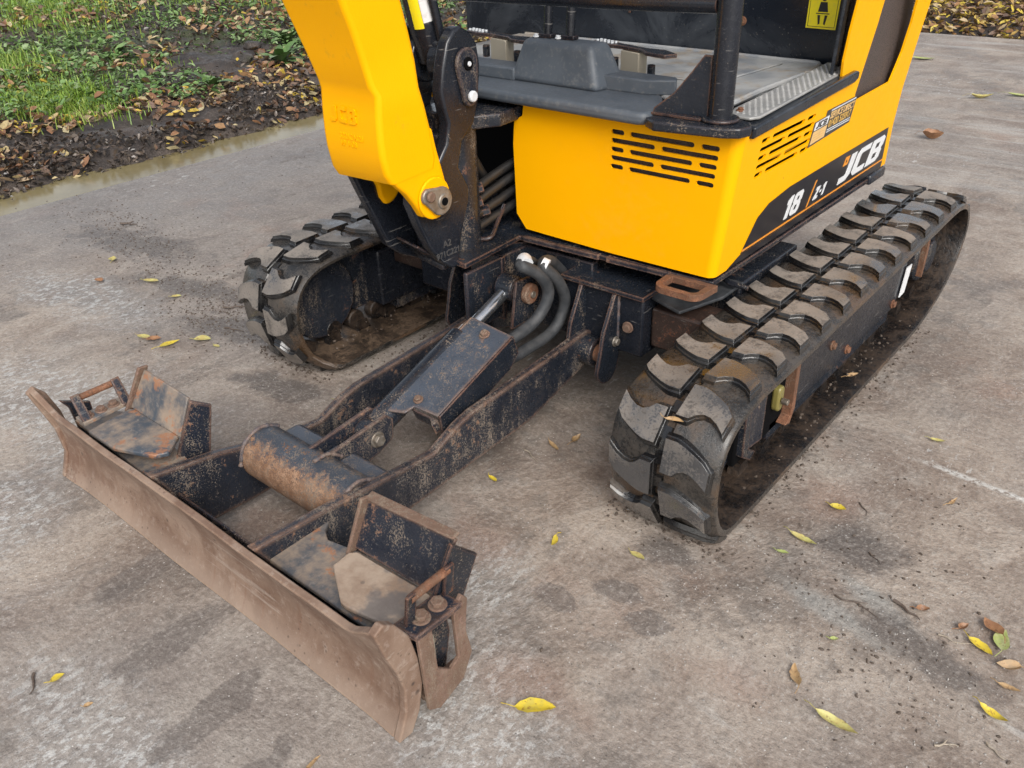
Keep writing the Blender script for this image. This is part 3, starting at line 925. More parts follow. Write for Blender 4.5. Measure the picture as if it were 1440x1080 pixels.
# ------------------------------------------------------------------ push arms, cross tube and blade ram
M['arm'] = worn('scraped_arm_paint', (.012, .015, .022), .44, .50, edge_r=.018, rough=.28, rust=(.20, .105, .06), dust=(.26, .21, .165), edge_amt=.95)
def push_arm(x, side):
    top = [(-.630, .200), (-.485, .188), (-.319, .170), (-.273, .165), (-.216, .159), (-.185, .172), (-.145, .188), (-.10, .197), (.083, .206), (.20, .212), (.27, .218)]
    pts = top + arc(.285, .176, .043, 78, -80, 8) + [(.078, .082), (-.132, .075), (-.30, .068), (-.40, .055), (-.52, .045), (-.594, .045), (-.593, .09), (-.597, .125), (-.606, .155)]
    if side < 0:
        pts = [(y - (.03 if y > -.45 else .0), z - .038 * min(1, max(0, (y + .6) / .3))) for y, z in pts]
    a = D.objects.new('push_arm', None)
    link(a, EX)
    plate('arm_plate', pts, x - .0105, x + .0105, FX(0), M['arm'], a, bevel=.003)
    yb, zb = (.285, .176) if side > 0 else (.255, .138)
    disc('pivot_boss', (x + .012, yb, zb), (1, 0, 0), .034, .065, M['black'], a, 28, .003)
    disc('pivot_pin', (x + .052, yb, zb), (1, 0, 0), .021, .028, M['rust'], a, 22, .003)
    return a
ARM_N, ARM_F = .187, -.133
for x, s in ((ARM_N, 1), (ARM_F, -1)):
    a = push_arm(x, s)
    if s > 0:
        bolt((.274, .292, .215), (1, 0, 0), .009, a, M['pin'])
CT = tube('cross_tube', [(ARM_F + .011, -.392, .125), (ARM_N - .011, -.392, .125)], .056, M['tubeband'], EX, 40, .003, smooth=40)
box('cross_tube_shelf', ARM_F + .010, ARM_N - .010, -.36, -.300, .118, .150, M['tube'], EX, .010)
RX = .030
for x in (RX - .027, RX + .020):
    plate('ram_clevis', [(-.405, .175), (-.36, .178), (-.212, .192), (-.195, .175), (-.20, .130), (-.235, .115), (-.30, .10), (-.36, .10)], x, x + .009, FX(0), M['blackrust'], EX, bevel=.002)
bolt((RX + .031, -.244, .150), (1, 0, 0), .013, EX, M['pin'], 'ram_pin_bolt')

RA, RB = Vector((RX, -.240, .150)), Vector((RX, .215, .312))
dr = (RB - RA).normalized()
nr = Vector((1, 0, 0)).cross(dr)
RAM = D.objects.new('blade_ram', None)
link(RAM, EX)
tube('ram_eye', [RA - Vector((.017, 0, 0)), RA + Vector((.017, 0, 0))], .030, M['black'], RAM, 26, .003)
tube('ram_barrel', [RA + dr * .02, RA + dr * .305], .029, M['black'], RAM, 28, .004)
tube('gland_ring', [RA + dr * .300, RA + dr * .330], .0185, M['tape'], RAM, 24, .002)
tube('ram_rod', [RA + dr * .33, RB - dr * .02], .0145, M['chrome'], RAM, 24, 0)
tube('rod_eye', [RB - Vector((.022, 0, 0)), RB + Vector((.026, 0, 0))], .030, M['black'], RAM, 28, .003)
for i in range(4):
    tube('seal_ring', [RB + Vector((.027 + i * .006, 0, 0)), RB + Vector((.031 + i * .006, 0, 0))], .029, M['black_clean'], RAM, 28, .001)
disc('ram_pin', (RX + .060, RB.y, RB.z), (1, 0, 0), .024, .016, M['rust'], RAM, 28, .003)
disc('ram_pin_bolt', (RX + .070, RB.y, RB.z), (1, 0, 0), .008, .006, M['pin'], RAM, 12, .001)
plate('pin_bracket', [(.16, .24), (.26, .24), (.27, .345), (.18, .35)], RX + .045, RX + .052, FX(0), M['black'], RAM)
# guard plate folded over the barrel
G = frame(RA, (1, 0, 0), dr, nr)
gp = [(0.002, .035), (.060, .060), (.128, .060), (.132, .34), (-.002, .365), (-.012, .345), (-.004, .03)]
plate('guard_top', [(.004, .050), (.055, .066), (.062, .088), (.128, .090), (.130, .338), (.004, .350)], .018, .024, G, M['tube'], RAM, bevel=.002)
bm = bmesh.new()
GL = frame(RA + nr * .021, nr * -.75 + Vector((-.66, 0, 0)), dr, Vector((-.75, 0, 0)) + nr * .66)
add_plate(bm, [(-.004, .015), (.052, .010), (.052, .325), (-.004, .348)], -.003, .003, frame(RA + nr * .021 + Vector((.003, 0, 0)), Vector((-.80, 0, 0)) - nr * .6, dr, Vector((-.6, 0, 0)) + nr * .8))
obj('guard_flank', bm, M['rust_edge'], RAM, .0015)
add = frame(RA + nr * .021 + Vector((.1305, 0, 0)), -nr, dr, Vector((1, 0, 0)))
plate('guard_side', [(-.003, .090), (.062, .075), (.062, .30), (.045, .336), (-.003, .338)], -.003, .003, add, M['black'], RAM)
plate('guard_lip', [(.050, .087), (.128, .087), (.128, .068), (.110, .082), (.064, .082)], -.012, .017, G, M['blackrust'], RAM)
p = G(.060, .105, .026); bolt(p, nr, .008, RAM)
p = G(.070, .315, .026); bolt(p, nr, .009, RAM)
# two hoses looping back into the guard
def hose(name, pts, r, parent, mat=None):
    return tube(name, spline(pts, 7), r, mat or M['hose'], parent, 14)
hose('ram_hose', [(.045, .330, .30), (.075, .24, .375), (.105, .170, .400), (.126, .208, .368), (.130, .232, .315), (.122, .195, .262), (.112, .110, .240), (.105, .03, .222), (.09, -.05, .20)], .0138, RAM)
hose('ram_hose', [(.085, .360, .30), (.10, .28, .37), (.125, .222, .385), (.136, .262, .335), (.136, .285, .275), (.128, .25, .215), (.125, .135, .205), (.122, .05, .205), (.12, -.02, .185)], .0138, RAM)
tube('hose_collar', [(.085, .205, .394), (.102, .183, .402), (.112, .178, .399)], .0175, M['tape'], RAM, 14)
tube('hose_collar', [(.118, .225, .386), (.131, .230, .381)], .0172, M['tape'], RAM, 14)

def weld(pts, parent, r=.0042, seed=0):
    rnd = random.Random(seed)
    P = spline(pts, 14)
    bm = bmesh.new()
    add_tube(bm, P, [r * rnd.uniform(.75, 1.25) for _ in P], 7)
    return obj('weld_bead', bm, M['tube'], parent, 0, smooth=60)
weld([(ARM_N - .012, -.452, .122), (ARM_N - .012, -.434, .166), (ARM_N - .012, -.392, .184), (ARM_N - .012, -.350, .166)], EX, .0045, 1)
weld([(ARM_F + .012, -.452, .122), (ARM_F + .012, -.434, .166), (ARM_F + .012, -.392, .184), (ARM_F + .012, -.350, .166)], EX, .0045, 2)
weld([(.172, .304, .200), (.172, .303, .26), (.172, .303, .325)], UC, .004, 3)
weld([(.272, .304, .200), (.272, .303, .26), (.272, .303, .325)], UC, .004, 4)
weld([(RX + .029, -.400, .183), (RX + .030, -.365, .182), (RX + .031, -.335, .160)], EX, .004, 5)
# crumbs pressed against the feet of the tracks
rnd = random.Random(31)
near_ = [(rnd.choice((.45, .70)) + rnd.gauss(0, .012), rnd.uniform(.08, 1.2), .001) for _ in range(260)] + [(rnd.uniform(.44, .72), rnd.gauss(.03, .018), .001) for _ in range(90)]
near_ += [(-.40 + rnd.gauss(0, .015), rnd.uniform(.05, .6), .001) for _ in range(80)] + [(rnd.uniform(-.72, -.42), rnd.gauss(0, .02), .001) for _ in range(140)]
clods('trodden_mud', near_, M['mud'], None, 32, (.0012, .0042))

# ------------------------------------------------------------------ dozer blade
BL = D.objects.new('dozer_blade', None)
link(BL, EX)
def mould():
    prof = [(-.634, .0), (-.620, .028), (-.612, .055), (-.608, .090), (-.612, .125), (-.622, .155), (-.634, .182), (-.645, .205)]
    bm = bmesh.new()
    N = 60
    x0, x1 = -.560, .508
    rows = []
    for i in range(N + 1):
        x = x0 + (x1 - x0) * i / N
        s = 0
        if x < -.46: s = (-.46 - x) / .10
        if x > .44: s = (x - .44) / .07
        s = min(1, max(0, s)); s = s * s * (3 - 2 * s)
        row = []
        for y, z in prof:
            wy = .0025 * noise.noise(Vector((x * 4, z * 8, 0)))
            dz = s * .035 * (z / .205) ** 2 + .0015 * noise.noise(Vector((x * 9, 3, 0)))
            row.append((x, y + wy - s * .004, max(0.001, z * .955 + dz) if z > 0 else .001))
        rows.append(row)
    A = [[bm.verts.new(p) for p in r] for r in rows]
    B = [[bm.verts.new((p[0], p[1] + .013, p[2] + (.003 if k == len(r) - 1 else 0))) for k, p in enumerate(r)] for r in rows]
    m = len(prof)
    for i in range(N):
        for k in range(m - 1):
            bm.faces.new((A[i][k], A[i + 1][k], A[i + 1][k + 1], A[i][k + 1]))
            bm.faces.new((B[i][k], B[i][k + 1], B[i + 1][k + 1], B[i + 1][k]))
        bm.faces.new((A[i][m - 1], A[i + 1][m - 1], B[i + 1][m - 1], B[i][m - 1]))
        bm.faces.new((A[i][0], B[i][0], B[i + 1][0], A[i + 1][0]))
    for i in (0, N):
        for k in range(m - 1):
            bm.faces.new((A[i][k], A[i][k + 1], B[i][k + 1], B[i][k]))
    bmesh.ops.recalc_face_normals(bm, faces=bm.faces[:])
    obj('mould_board', bm, M['mould'], BL, .002, smooth=35)
mould()
endp = [(-.655, .243), (-.640, .185), (-.626, .145), (-.616, .10), (-.620, .05), (-.640, .002), (-.612, .0), (-.592, .035), (-.580, .085), (-.583, .14), (-.594, .195), (-.618, .236), (-.638, .252)]
plate('end_plate', endp, .5085, .524, FX(0), M['mould'], BL, bevel=.003, seg=3)
endf = [(-.652, .225), (-.636, .17), (-.622, .12), (-.618, .06), (-.640, .002), (-.610, .0), (-.595, .04), (-.592, .10), (-.600, .16), (-.615, .21), (-.635, .235)]
plate('end_plate', endf, -.574, -.5605, FX(0), M['mould'], BL, bevel=.003, seg=3)
plate('wing_shadow_piece', [(-.605, .195), (-.545, .165), (-.545, .08), (-.590, .05), (-.585, .12), (-.59, .17)], -.545, -.535, FX(0), M['black'], BL)  # black piece standing in for shadow on the back of the blade end
n = NB('mud_caked_plate')
a_ = n.noise(9, 5, .7); f_ = n.noise(90, 4, .7)
c_ = n.mix(n.ramp(a_, .35, .6), (.25, .175, .125), (.38, .295, .225))
c_ = n.mix(n.math('MULTIPLY', n.ramp(n.noise(6, 5, .7, vec=n.mapv(loc=(3, 1, 2))), .52, .62), .7), c_, (.10, .10, .105))
c_ = n.mix(n.math('MULTIPLY', n.ramp(n.vor(30), .16, .08), .6), c_, (.10, .08, .07))
n.bump(f_, .6, .002)
M['caked'] = n.set(c_, .82, 0)
n = NB('sky_tinted_scraped_plate')
a_ = n.noise(9, 5, .7); f_ = n.noise(90, 4, .7)
c_ = n.mix(n.ramp(a_, .38, .62), (.060, .074, .092), (.29, .225, .17))  # bluish tone paints in reflected sky, tan is dirt
c_ = n.mix(n.math('MULTIPLY', n.ramp(n.noise(14, 5, .7), .55, .62), .8), c_, (.34, .15, .07))
c_ = n.mix(n.math('MULTIPLY', n.ramp(f_, .55, .7), .5), c_, (.28, .25, .22))
n.bump(f_, .5, .0015)
M['bluish'] = n.set(c_, n.ramp(a_, .3, .7, .38, .7), 0)

# horizontal shelves behind the board
plate('shelf_plate', [(.197, -.606), (.197, -.478), (.212, -.50), (.235, -.513), (.30, -.500), (.50, -.492), (.505, -.598), (.44, -.604)], .155, .164, FZ(0), M['bluish'], BL, bevel=.002)
plate('shelf_plate', [(-.142, -.608), (-.142, -.545), (-.17, -.528), (-.25, -.520), (-.43, -.510), (-.49, -.535), (-.50, -.600)], .150, .159, FZ(0), M['bluish'], BL, bevel=.002)
box('rear_stiffener', -.50, ARM_F - .010, -.585, -.578, .02, .149, M['black'], BL)
box('rear_stiffener', ARM_N + .010, .50, -.585, -.578, .02, .154, M['black'], BL)
box('rear_stiffener', ARM_F + .010, ARM_N - .010, -.592, -.585, .02, .14, M['black'], BL)
# folding pads that widen the blade, near one and far one
def fold_pad(nm, foot, z, b0, b1, t0, t1, flange, lab):
    p = D.objects.new(nm, None)
    link(p, BL)
    p['label'] = lab
    return p
def quad_slab(name, q, th, mat, parent, bevel=.002):
    q = [Vector(v) for v in q]
    nn = (q[1] - q[0]).cross(q[3] - q[0]).normalized() * th
    bm = bmesh.new()
    a = [bm.verts.new(v) for v in q]; b = [bm.verts.new(v + nn) for v in q]
    bm.faces.new(a); bm.faces.new(b[::-1])
    for i in range(4): bm.faces.new((a[i], b[i], b[(i + 1) % 4], a[(i + 1) % 4]))
    bmesh.ops.recalc_face_normals(bm, faces=bm.faces[:])
    return obj(name, bm, mat, parent, bevel)
plate('pad_foot', [(.312, -.562), (.309, -.526), (.320, -.516), (.486, -.511), (.500, -.580), (.480, -.594), (.398, -.608), (.385, -.607)], .176, .186, FZ(0), M['caked'], BL, bevel=.0025,
      label='mud caked foot plate of the folded pad at the near end of the blade')
quad_slab('pad_back', [(.308, -.514, .186), (.486, -.509, .186), (.508, -.474, .284), (.316, -.478, .268)], -.007, M['blackrust'], BL)
quad_slab('pad_flange', [(.303, -.530, .180), (.303, -.490, .180), (.312, -.466, .272), (.312, -.492, .278)], .007, M['rust_edge'], BL)
quad_slab('pad_flange', [(.488, -.528, .172), (.488, -.476, .110), (.512, -.440, .240), (.512, -.492, .294)], .008, M['black'], BL)
quad_slab('pad_hem', [(.314, -.482, .268), (.508, -.478, .284), (.508, -.462, .287), (.314, -.464, .273)], .005, M['rust_edge'], BL)
plate('pad_foot', [(-.376, -.622), (-.388, -.525), (-.378, -.520), (-.212, -.518), (-.176, -.562), (-.190, -.585), (-.277, -.620)], .184, .194, FZ(0), M['bluish'], BL, bevel=.0025,
      label='blue grey scraped foot plate of the folded pad at the far end of the blade')
quad_slab('pad_back', [(-.390, -.522, .194), (-.205, -.520, .194), (-.205, -.484, .268), (-.366, -.484, .276)], -.007, M['bluish'], BL)
quad_slab('pad_flange', [(-.398, -.534, .188), (-.398, -.500, .188), (-.372, -.472, .282), (-.372, -.494, .284)], .007, M['rust_edge'], BL)
quad_slab('pad_flange', [(-.203, -.535, .165), (-.190, -.485, .095), (-.160, -.462, .262), (-.170, -.498, .285)], .009, M['blackrust'], BL)
# tie bars with their end tabs and bolt strips
def tie(xc, y0, y1, z, zb, xb, parent, tabm):
    tube('tie_bar', [(xc, y0, z), (xc, y1, z)], .007, M['rust'], parent, 12)
    for y in (y0, y1):
        quad_slab('bar_tab', [(xb, y - .010, zb), (xb, y + .010, zb), (xc, y + .009, z + .010), (xc, y - .009, z + .010)], .006, tabm, parent, .0015)
tie(.514, -.578, -.500, .248, .196, .505, BL, M['black'])
plate('bolt_strip', [(.490, -.600), (.536, -.592), (.540, -.500), (.494, -.505)], .1875, .198, FZ(0), M['blackrust'], BL)
for y in (-.562, -.528): bolt((.515, y, .199), (0, 0, 1), .011, BL)
plate('side_lug', [(-.588, .186), (-.560, .186), (-.556, .10), (-.53, .075), (-.512, .085), (-.515, .186), (-.495, .205), (-.484, .190), (-.492, .130), (-.482, .075), (-.505, .032), (-.560, .014), (-.582, .030)], .5265, .534, FX(0), M['rust_edge'], BL, bevel=.0015)
plate('side_lug', [(-.588, .186), (-.500, .186), (-.490, .10), (-.505, .032), (-.560, .014), (-.582, .030)], .488, .495, FX(0), M['black'], BL, bevel=.0015)
box('lug_web', .496, .526, -.575, -.49, .030, .038, M['rust_edge'], BL, .0015)
tube('lock_pin', [(.515, -.552, .06), (.515, -.552, .150)], .008, M['beige'], BL, 12)
tie(-.432, -.608, -.522, .240, .196, -.402, BL, M['blackrust'])
plate('bolt_strip', [(-.432, -.618), (-.394, -.618), (-.400, -.522), (-.436, -.522)], .1945, .203, FZ(0), M['bluish'], BL)
for y in (-.600, -.572, -.545): bolt((-.413, y, .204), (0, 0, 1), .009, BL)

# ------------------------------------------------------------------ upper body
LEAN = .11
def leanf(p):
    return p.x + LEAN * (p.z - .56) * min(1, max(0, (p.x - .30) / .19))
BODY = D.objects.new('engine_cover', None)
link(BODY, EX)
def slot(a0, a1, zc, h):
    r = h / 2
    L = arc(a1 - r, zc, r, -90, 90, 4) + arc(a0 + r, zc, r, 90, 270, 4)
    return L
def slots(a0, a1, ztop, zbot, h):
    A = ((0, .135), (.19, .785), (.84, 1)); B = ((0, .44), (.495, 1))
    out = []
    for i in range(5):
        z = ztop + (zbot - ztop) * i / 4
        for f0, f1 in (A if i % 2 == 0 else B):
            out.append(slot(a0 + (a1 - a0) * f0, a0 + (a1 - a0) * f1, z, h))
    return out
def surf(bm, loops, fr):
    """single skin with holes"""
    flat = [p for l in loops for p in l]
    vs = [bm.verts.new(fr(*p, 0)) for p in flat]
    for t in tessellate_polygon([[Vector((p[0], p[1], 0)) for p in l] for l in loops]):
        try: bm.faces.new([vs[i] for i in t])
        except ValueError: pass
def engine_cover():
    YFR = .343
    RC = .020
    XC = .490
    bm = bmesh.new()
    ztop = .695
    front = [(-.022, .402), (.10, .400), (.222, .398), (XC - RC, .400), (XC - RC, ztop), (-.022, ztop), (-.026, .666), (-.050, .652), (-.055, .60), (-.050, .435)]
    surf(bm, [front] + slots(.212, .452, .665, .593, .0105), FY(YFR))
    side = [(YFR + RC, .400), (.80, .404), (1.285, .402), (1.318, .402), (1.280, .52), (1.264, .62), (1.268, .74), (1.278, .84), (1.29, 1.30), (.765, 1.30), (.768, .95), (.768, .82), (.775, .76), (.79, .722),
            (.70, .712), (.50, .700), (YFR + RC, ztop)]
    vent = [(.905, .668), (.925, .650), (1.140, .656), (1.168, .72), (1.174, .787), (1.166, .86), (1.17, 1.0), (1.17, 1.2), (.945, 1.2), (.935, 1.0), (.926, .82)]
    surf(bm, [side] + slots(.436, .690, .664, .594, .0105) + [vent], frame((XC, 0, 0), (0, 1, 0), (0, 0, 1), (1, 0, 0)))
    # rounded corner
    prev = None
    for i in range(9):
        a = -PI / 2 + (PI / 2) * i / 8
        x, y = XC - RC + RC * math.cos(a), YFR + RC + RC * math.sin(a)
        cur = (bm.verts.new((x, y, .400)), bm.verts.new((x, y, ztop)))
        if prev: bm.faces.new((prev[0], cur[0], cur[1], prev[1]))
        prev = cur
    bmesh.ops.remove_doubles(bm, verts=bm.verts[:], dist=.0004)
    # more vertices so that the lean bends cleanly
    for v in bm.verts: v.co.x = leanf(v.co)
    bmesh.ops.recalc_face_normals(bm, faces=bm.faces[:])
    # make sure normals face outward
    s = sum(f.normal.x + -f.normal.y for f in bm.faces)
    if s < 0: bmesh.ops.reverse_faces(bm, faces=bm.faces[:])
    o = obj('cover_panel', bm, M['yellow'], BODY, 0, smooth=30)
    o.data.polygons.foreach_set('use_smooth', [abs(p.normal.x) > .02 and abs(p.normal.y) > .02 for p in o.data.polygons])
    so = o.modifiers.new('thickness', 'SOLIDIFY'); so.thickness = .005; so.offset = -1
    wn = o.modifiers.new('face_normals', 'WEIGHTED_NORMAL'); wn.weight = 100; wn.keep_sharp = True; wn.mode = 'FACE_AREA'
    return o
engine_cover()
SF = lambda a, b, c: (lambda p: Vector((leanf(p), p.y, p.z)))(Vector((.490 + c, a, b)))    # frame on the leaning side panel
# black box added inside to block light behind the slots, closed body
box('light_block_box', -.015, .435, .385, 1.25, .41, .68, M['void'], BODY)
box('dark_bay_box', -.46, -.03, .56, 1.25, .395, .68, M['void'], BODY)  # dark box standing in for the deep shade of the hose bay
plate('radiator_core', [(.20, .58), (.46, .58), (.46, .68), (.20, .68)], 0, .008, FY(.372), M['ventmesh'], BODY, bevel=0)
box('vent_backing', .462, .484, .86, 1.262, .635, 1.24, M['ventmesh'], BODY, 0)
box('rear_panel', -.47, .470, 1.255, 1.270, .405, .70, M['yellow'], BODY, .01)
box('left_panel', -.492, -.470, .50, 1.30, .40, .72, M['yellow'], BODY, .006)
box('rear_seat_housing', -.47, .455, .965, 1.25, .70, 1.25, M['black_clean'], BODY, .01)
box('counterweight', -.44, .480, 1.20, 1.312, .372, .3995, M['black'], BODY, .006)
# deck plate under the cover, its tongue and the tow loop
plate('deck_plate', [(-.27, .36), (-.16, .22), (-.06, .125), (-.015, .12), (-.028, .325), (.20, .338), (.342, .345), (.468, .352), (.473, 1.22), (-.44, 1.22), (-.44, .45)], .377, .3895, FZ(0), M['black'], BODY, bevel=.002)
ring = arc(.395, .300, .026, 180, 270, 6) + arc(.452, .300, .026, 270, 360, 6) + [(.482, .350), (.366, .3485)]
hole = [p for p in reversed(arc(.396, .301, .013, 180, 270, 4) + arc(.451, .301, .013, 270, 360, 4) + [(.464, .336), (.383, .336)])]
plate('tow_loop', ring, .372, .3865, FZ(0), M['rust'], BODY, holes=[hole], bevel=.003)
plate('edge_flange', [(.215, .347), (.372, .347), (.372, .338), (.215, .332)], .378, .3905, FZ(.0005), M['blackrust'], BODY, bevel=.001)
plate('edge_flange', [(-.015, .332), (.195, .343), (.195, .331), (-.015, .322)], .378, .3905, FZ(.0005), M['blackrust'], BODY, bevel=.001)

# ---- decals on the side
def decal(name, pts, mat, c=.0012, parent=BODY, holes=()):
    # subdivided flat sticker: thin solid just proud of the panel
    return plate(name, pts, c - .0006, c, SF, mat, parent, holes, bevel=0, smooth=0)
decal('name_band', [(.452, .4195), (.470, .445), (.500, .488), (.545, .508), (.640, .519), (.86, .5205), (1.244, .521), (1.277, .4195)], M['decal_black'], .0012)
decal('pinstripe', [(.455, .424), (1.272, .424), (1.271, .4285), (.456, .4285)], M['orange'], .0020)
decal('bottom_edge', [(.40, .4015), (1.28, .4035), (1.28, .4185), (.451, .4185)], M['decal_black'], .0012)
ICE = {
 'J': ([(0, 0), (-.02, .24), (.20, .24), (.26, .24), (.30, .28), (.30, 1), (.58, 1), (.58, .18), (.42, 0)], []),
 'C': ([(.14, 0), (0, .16), (0, .84), (.14, 1), (.74, 1), (.74, .78), (.30, .78), (.26, .74), (.26, .26), (.30, .22), (.74, .22), (.74, 0)], []),
 'B': ([(0, 0), (0, 1), (.62, 1), (.76, .88), (.76, .60), (.68, .51), (.76, .42), (.76, .12), (.62, 0)],
       [[(.26, .60), (.26, .80), (.50, .80), (.50, .60)], [(.26, .20), (.26, .41), (.50, .41), (.50, .20)]]),
 '1': ([(.12, 0), (.12, .70), (0, .66), (0, .84), (.20, 1), (.38, 1), (.38, 0)], []),
 '8': ([(.12, 0), (0, .12), (0, .42), (.06, .52), (0, .60), (0, .88), (.12, 1), (.56, 1), (.68, .88), (.68, .60), (.62, .52), (.68, .42), (.68, .12), (.56, 0)],
       [[(.24, .62), (.24, .80), (.44, .80), (.44, .62)], [(.24, .20), (.24, .42), (.44, .42), (.44, .20)]]),
 'Z': ([(0, 0), (0, .24), (.34, .76), (.02, .76), (.02, 1), (.62, 1), (.62, .78), (.28, .24), (.62, .24), (.62, 0)], []),
 '-': ([(0, .38), (0, .56), (.26, .56), (.26, .38)], []),
}
def glyphs(name, word, a, b, h, wscale, shear, gap, mat, parent, fr=None, c=.0020, th=.0007):
    fr = fr or SF
    bm = bmesh.new()
    x = a
    for ch in word:
        pts, holes = ICE[ch]
        T = lambda p: (x + p[0] * h * wscale + shear * p[1] * h, b + p[1] * h)
        add_plate(bm, [T(p) for p in pts], c - th, c, fr, [[T(p) for p in hh] for hh in holes])
        x += (max(p[0] for p in pts) * h * wscale) + gap
    return obj(name, bm, mat, parent, 0, smooth=0)
glyphs('logo_lettering', 'JCB', .952, .4385, .066, 1.80, .30, .012, M['white'], BODY)
decal('logo_square', [(.958, .484), (.986, .484), (.992, .506), (.964, .506)], M['orange'], .0020, holes=[[(.970, .491), (.970, .498), (.978, .498), (.978, .491)]])
glyphs('model_lettering', '18', .640, .438, .052, 1.30, .30, .008, M['white'], BODY)
decal('model_slash', [(.772, .432), (.779, .432), (.802, .492), (.795, .492)], M['orange'], .0020)
glyphs('model_lettering', 'Z-1', .805, .440, .030, 1.25, .30, .006, M['white'], BODY)
# service sticker
decal('service_sticker', [(.688, .594), (.914, .604), (.920, .664), (.752, .662), (.752, .650), (.694, .648)], M['sticker_grey'], .0012)
decal('service_sticker_patch', [(.694, .599), (.768, .602), (.770, .628), (.697, .626)], M['sticker_beige'], .0018)
decal('service_sticker_patch', [(.698, .629), (.768, .631), (.772, .649), (.700, .646)], M['white'], .0018)
glyphs('sticker_logo', 'JCB', .705, .632, .0135, 1.7, .25, .003, M['ink'], BODY, c=.0024, th=.0004)
lettering('sticker_lettering', 'SERVICE DIRECT', SF, .776, .6395, .0215, M['sticker_beige'], BODY, .0019, offset=.0004, extrude=.0002, space=.86)
lettering('sticker_lettering', '01420 525917', SF, .776, .6205, .0225, M['gold'], BODY, .0019, offset=.0006, extrude=.0002, space=.98)
for i, zz in enumerate((.6135, .6085)):
    decal('sticker_line', [(.776, zz), (.908, zz + .001), (.908, zz + .0032), (.776, zz + .0022)], M['tape'], .0018)
decal('sticker_line', [(.776, .6565), (.915, .6585), (.915, .6615), (.776, .6595)], M['tape'], .0018)
for zz in (.606, .612, .618):
    decal('sticker_line', [(.702, zz), (.756, zz + .001), (.756, zz + .002), (.702, zz + .001)], M['gold'], .0022)

# ------------------------------------------------------------------ cab floor
CAB = D.objects.new('operator_platform', None)
link(CAB, EX)
box('floor_pan', -.55, .432, .35, .955, .690, .712, M['black_clean'], CAB, .004)
plate('floor_mat', [(-.52, .50), (.13, .50), (.23, .47), (.30, .44), (.415, .42), (.418, .930), (-.53, .940)], .7125, .722, FZ(0), M['mat'], CAB, bevel=.004, seg=3)
# raised bead round the mat
tube('mat_bead', spline([(.30, .445, .722), (.405, .43, .722), (.412, .60, .722), (.41, .90, .722), (.30, .93, .722), (0, .935, .722), (-.5, .935, .722)], 5), .0065, M['mat'], CAB, 8)
plate('mat_panel', [(-.10, .62), (.30, .60), (.33, .88), (-.20, .90)], .7222, .7255, FZ(0), M['mat'], CAB, bevel=.002)
plate('seat_wall', [(-.75, .712), (.446, .712), (.452, 1.25), (-.75, 1.25)], 0, .012, FY(.960), M['panel'], CAB, bevel=.004)
plate('seat_wall_fold', [(-.15, .80), (-.143, .80), (-.143, 1.25), (-.15, 1.25)], .0125, .016, FY(.960), M['black'], CAB)
quad_slab('side_return', [(.447, .955, .712), (.492, .775, .715), (.512, .775, 1.25), (.452, .955, 1.25)], .008, M['panel'], CAB)
bolt((.183, .947, .800), (0, -1, 0), .008, CAB, M['rust'])
# warning sticker with seated figure
WF = FY(.9478)
plate('warning_sticker', [(.345, .796), (.417, .795), (.420, .872), (.346, .874)], 0, .0008, WF, M['sticker_yellow'], CAB, bevel=0)
def wf(dc): return frame((0, .9478, 0), (1, 0, 0), (0, 0, 1), (0, -1, 0))
def pic(pts): plate('warning_pictogram', pts, .0009, .0013, WF, M['ink'], CAB, bevel=0, smooth=0)
pic(arc(.382, .8605, .0058, 0, 350, 14)[:-1] if False else [(.382 + .0058 * math.cos(t * PI / 7), .8605 + .0058 * math.sin(t * PI / 7)) for t in range(14)])
pic([(.374, .853), (.390, .853), (.394, .832), (.370, .832)])
pic([(.366, .8275), (.398, .8275), (.398, .8295), (.366, .8295)])
pic([(.370, .825), (.3765, .825), (.3775, .806), (.3735, .804)])
pic([(.3875, .825), (.394, .825), (.390, .804), (.386, .806)])
for q_ in ([(.349, .7995), (.414, .799), (.414, .8000), (.349, .8005)], [(.349, .7995), (.350, .7995), (.350, .870), (.349, .870)], [(.413, .799), (.414, .799), (.4155, .869), (.4145, .869)]):
    pic(q_)
# grey moulded console at the front of the floor
def console():
    bm = bmesh.new()
    # tray with down-turned lip
    tray = [(-.46, .330), (-.26, .318), (-.12, .306), (.20, .300), (.300, .298), (.316, .306), (.322, .33), (.30, .40), (.262, .455), (.22, .495), (.10, .505), (-.46, .50)]
    add_plate(bm, tray, .697, .722, FZ(0))
    obj('console_tray', bm, M['plastic'], CAB, .009, seg=4)
    bm = bmesh.new()
    a = [(-.118, .405), (.132, .400), (.150, .500), (-.135, .505)]
    b = [(-.088, .425), (.102, .420), (.108, .485), (-.092, .490)]
    va = [bm.verts.new((x, y, .720)) for x, y in a]; vb = [bm.verts.new((x, y, .812)) for x, y in b]
    bm.faces.new(vb)
    bm.faces.new(va[::-1])
    for i in range(4): bm.faces.new((va[i], va[(i + 1) % 4], vb[(i + 1) % 4], vb[i]))
    bmesh.ops.recalc_face_normals(bm, faces=bm.faces[:])
    obj('lever_box', bm, M['plastic'], CAB, .014, seg=5)
    plate('console_ridge', [(.100, .436), (.235, .440), (.285, .470), (.270, .498), (.100, .502)], .7205, .752, FZ(0), M['plastic'], CAB, bevel=.004, seg=3)
    plate('console_ridge', [(-.34, .405), (-.10, .405), (-.10, .47), (-.34, .47)], .7205, .750, FZ(0), M['plastic'], CAB, bevel=.005, seg=3)
console()
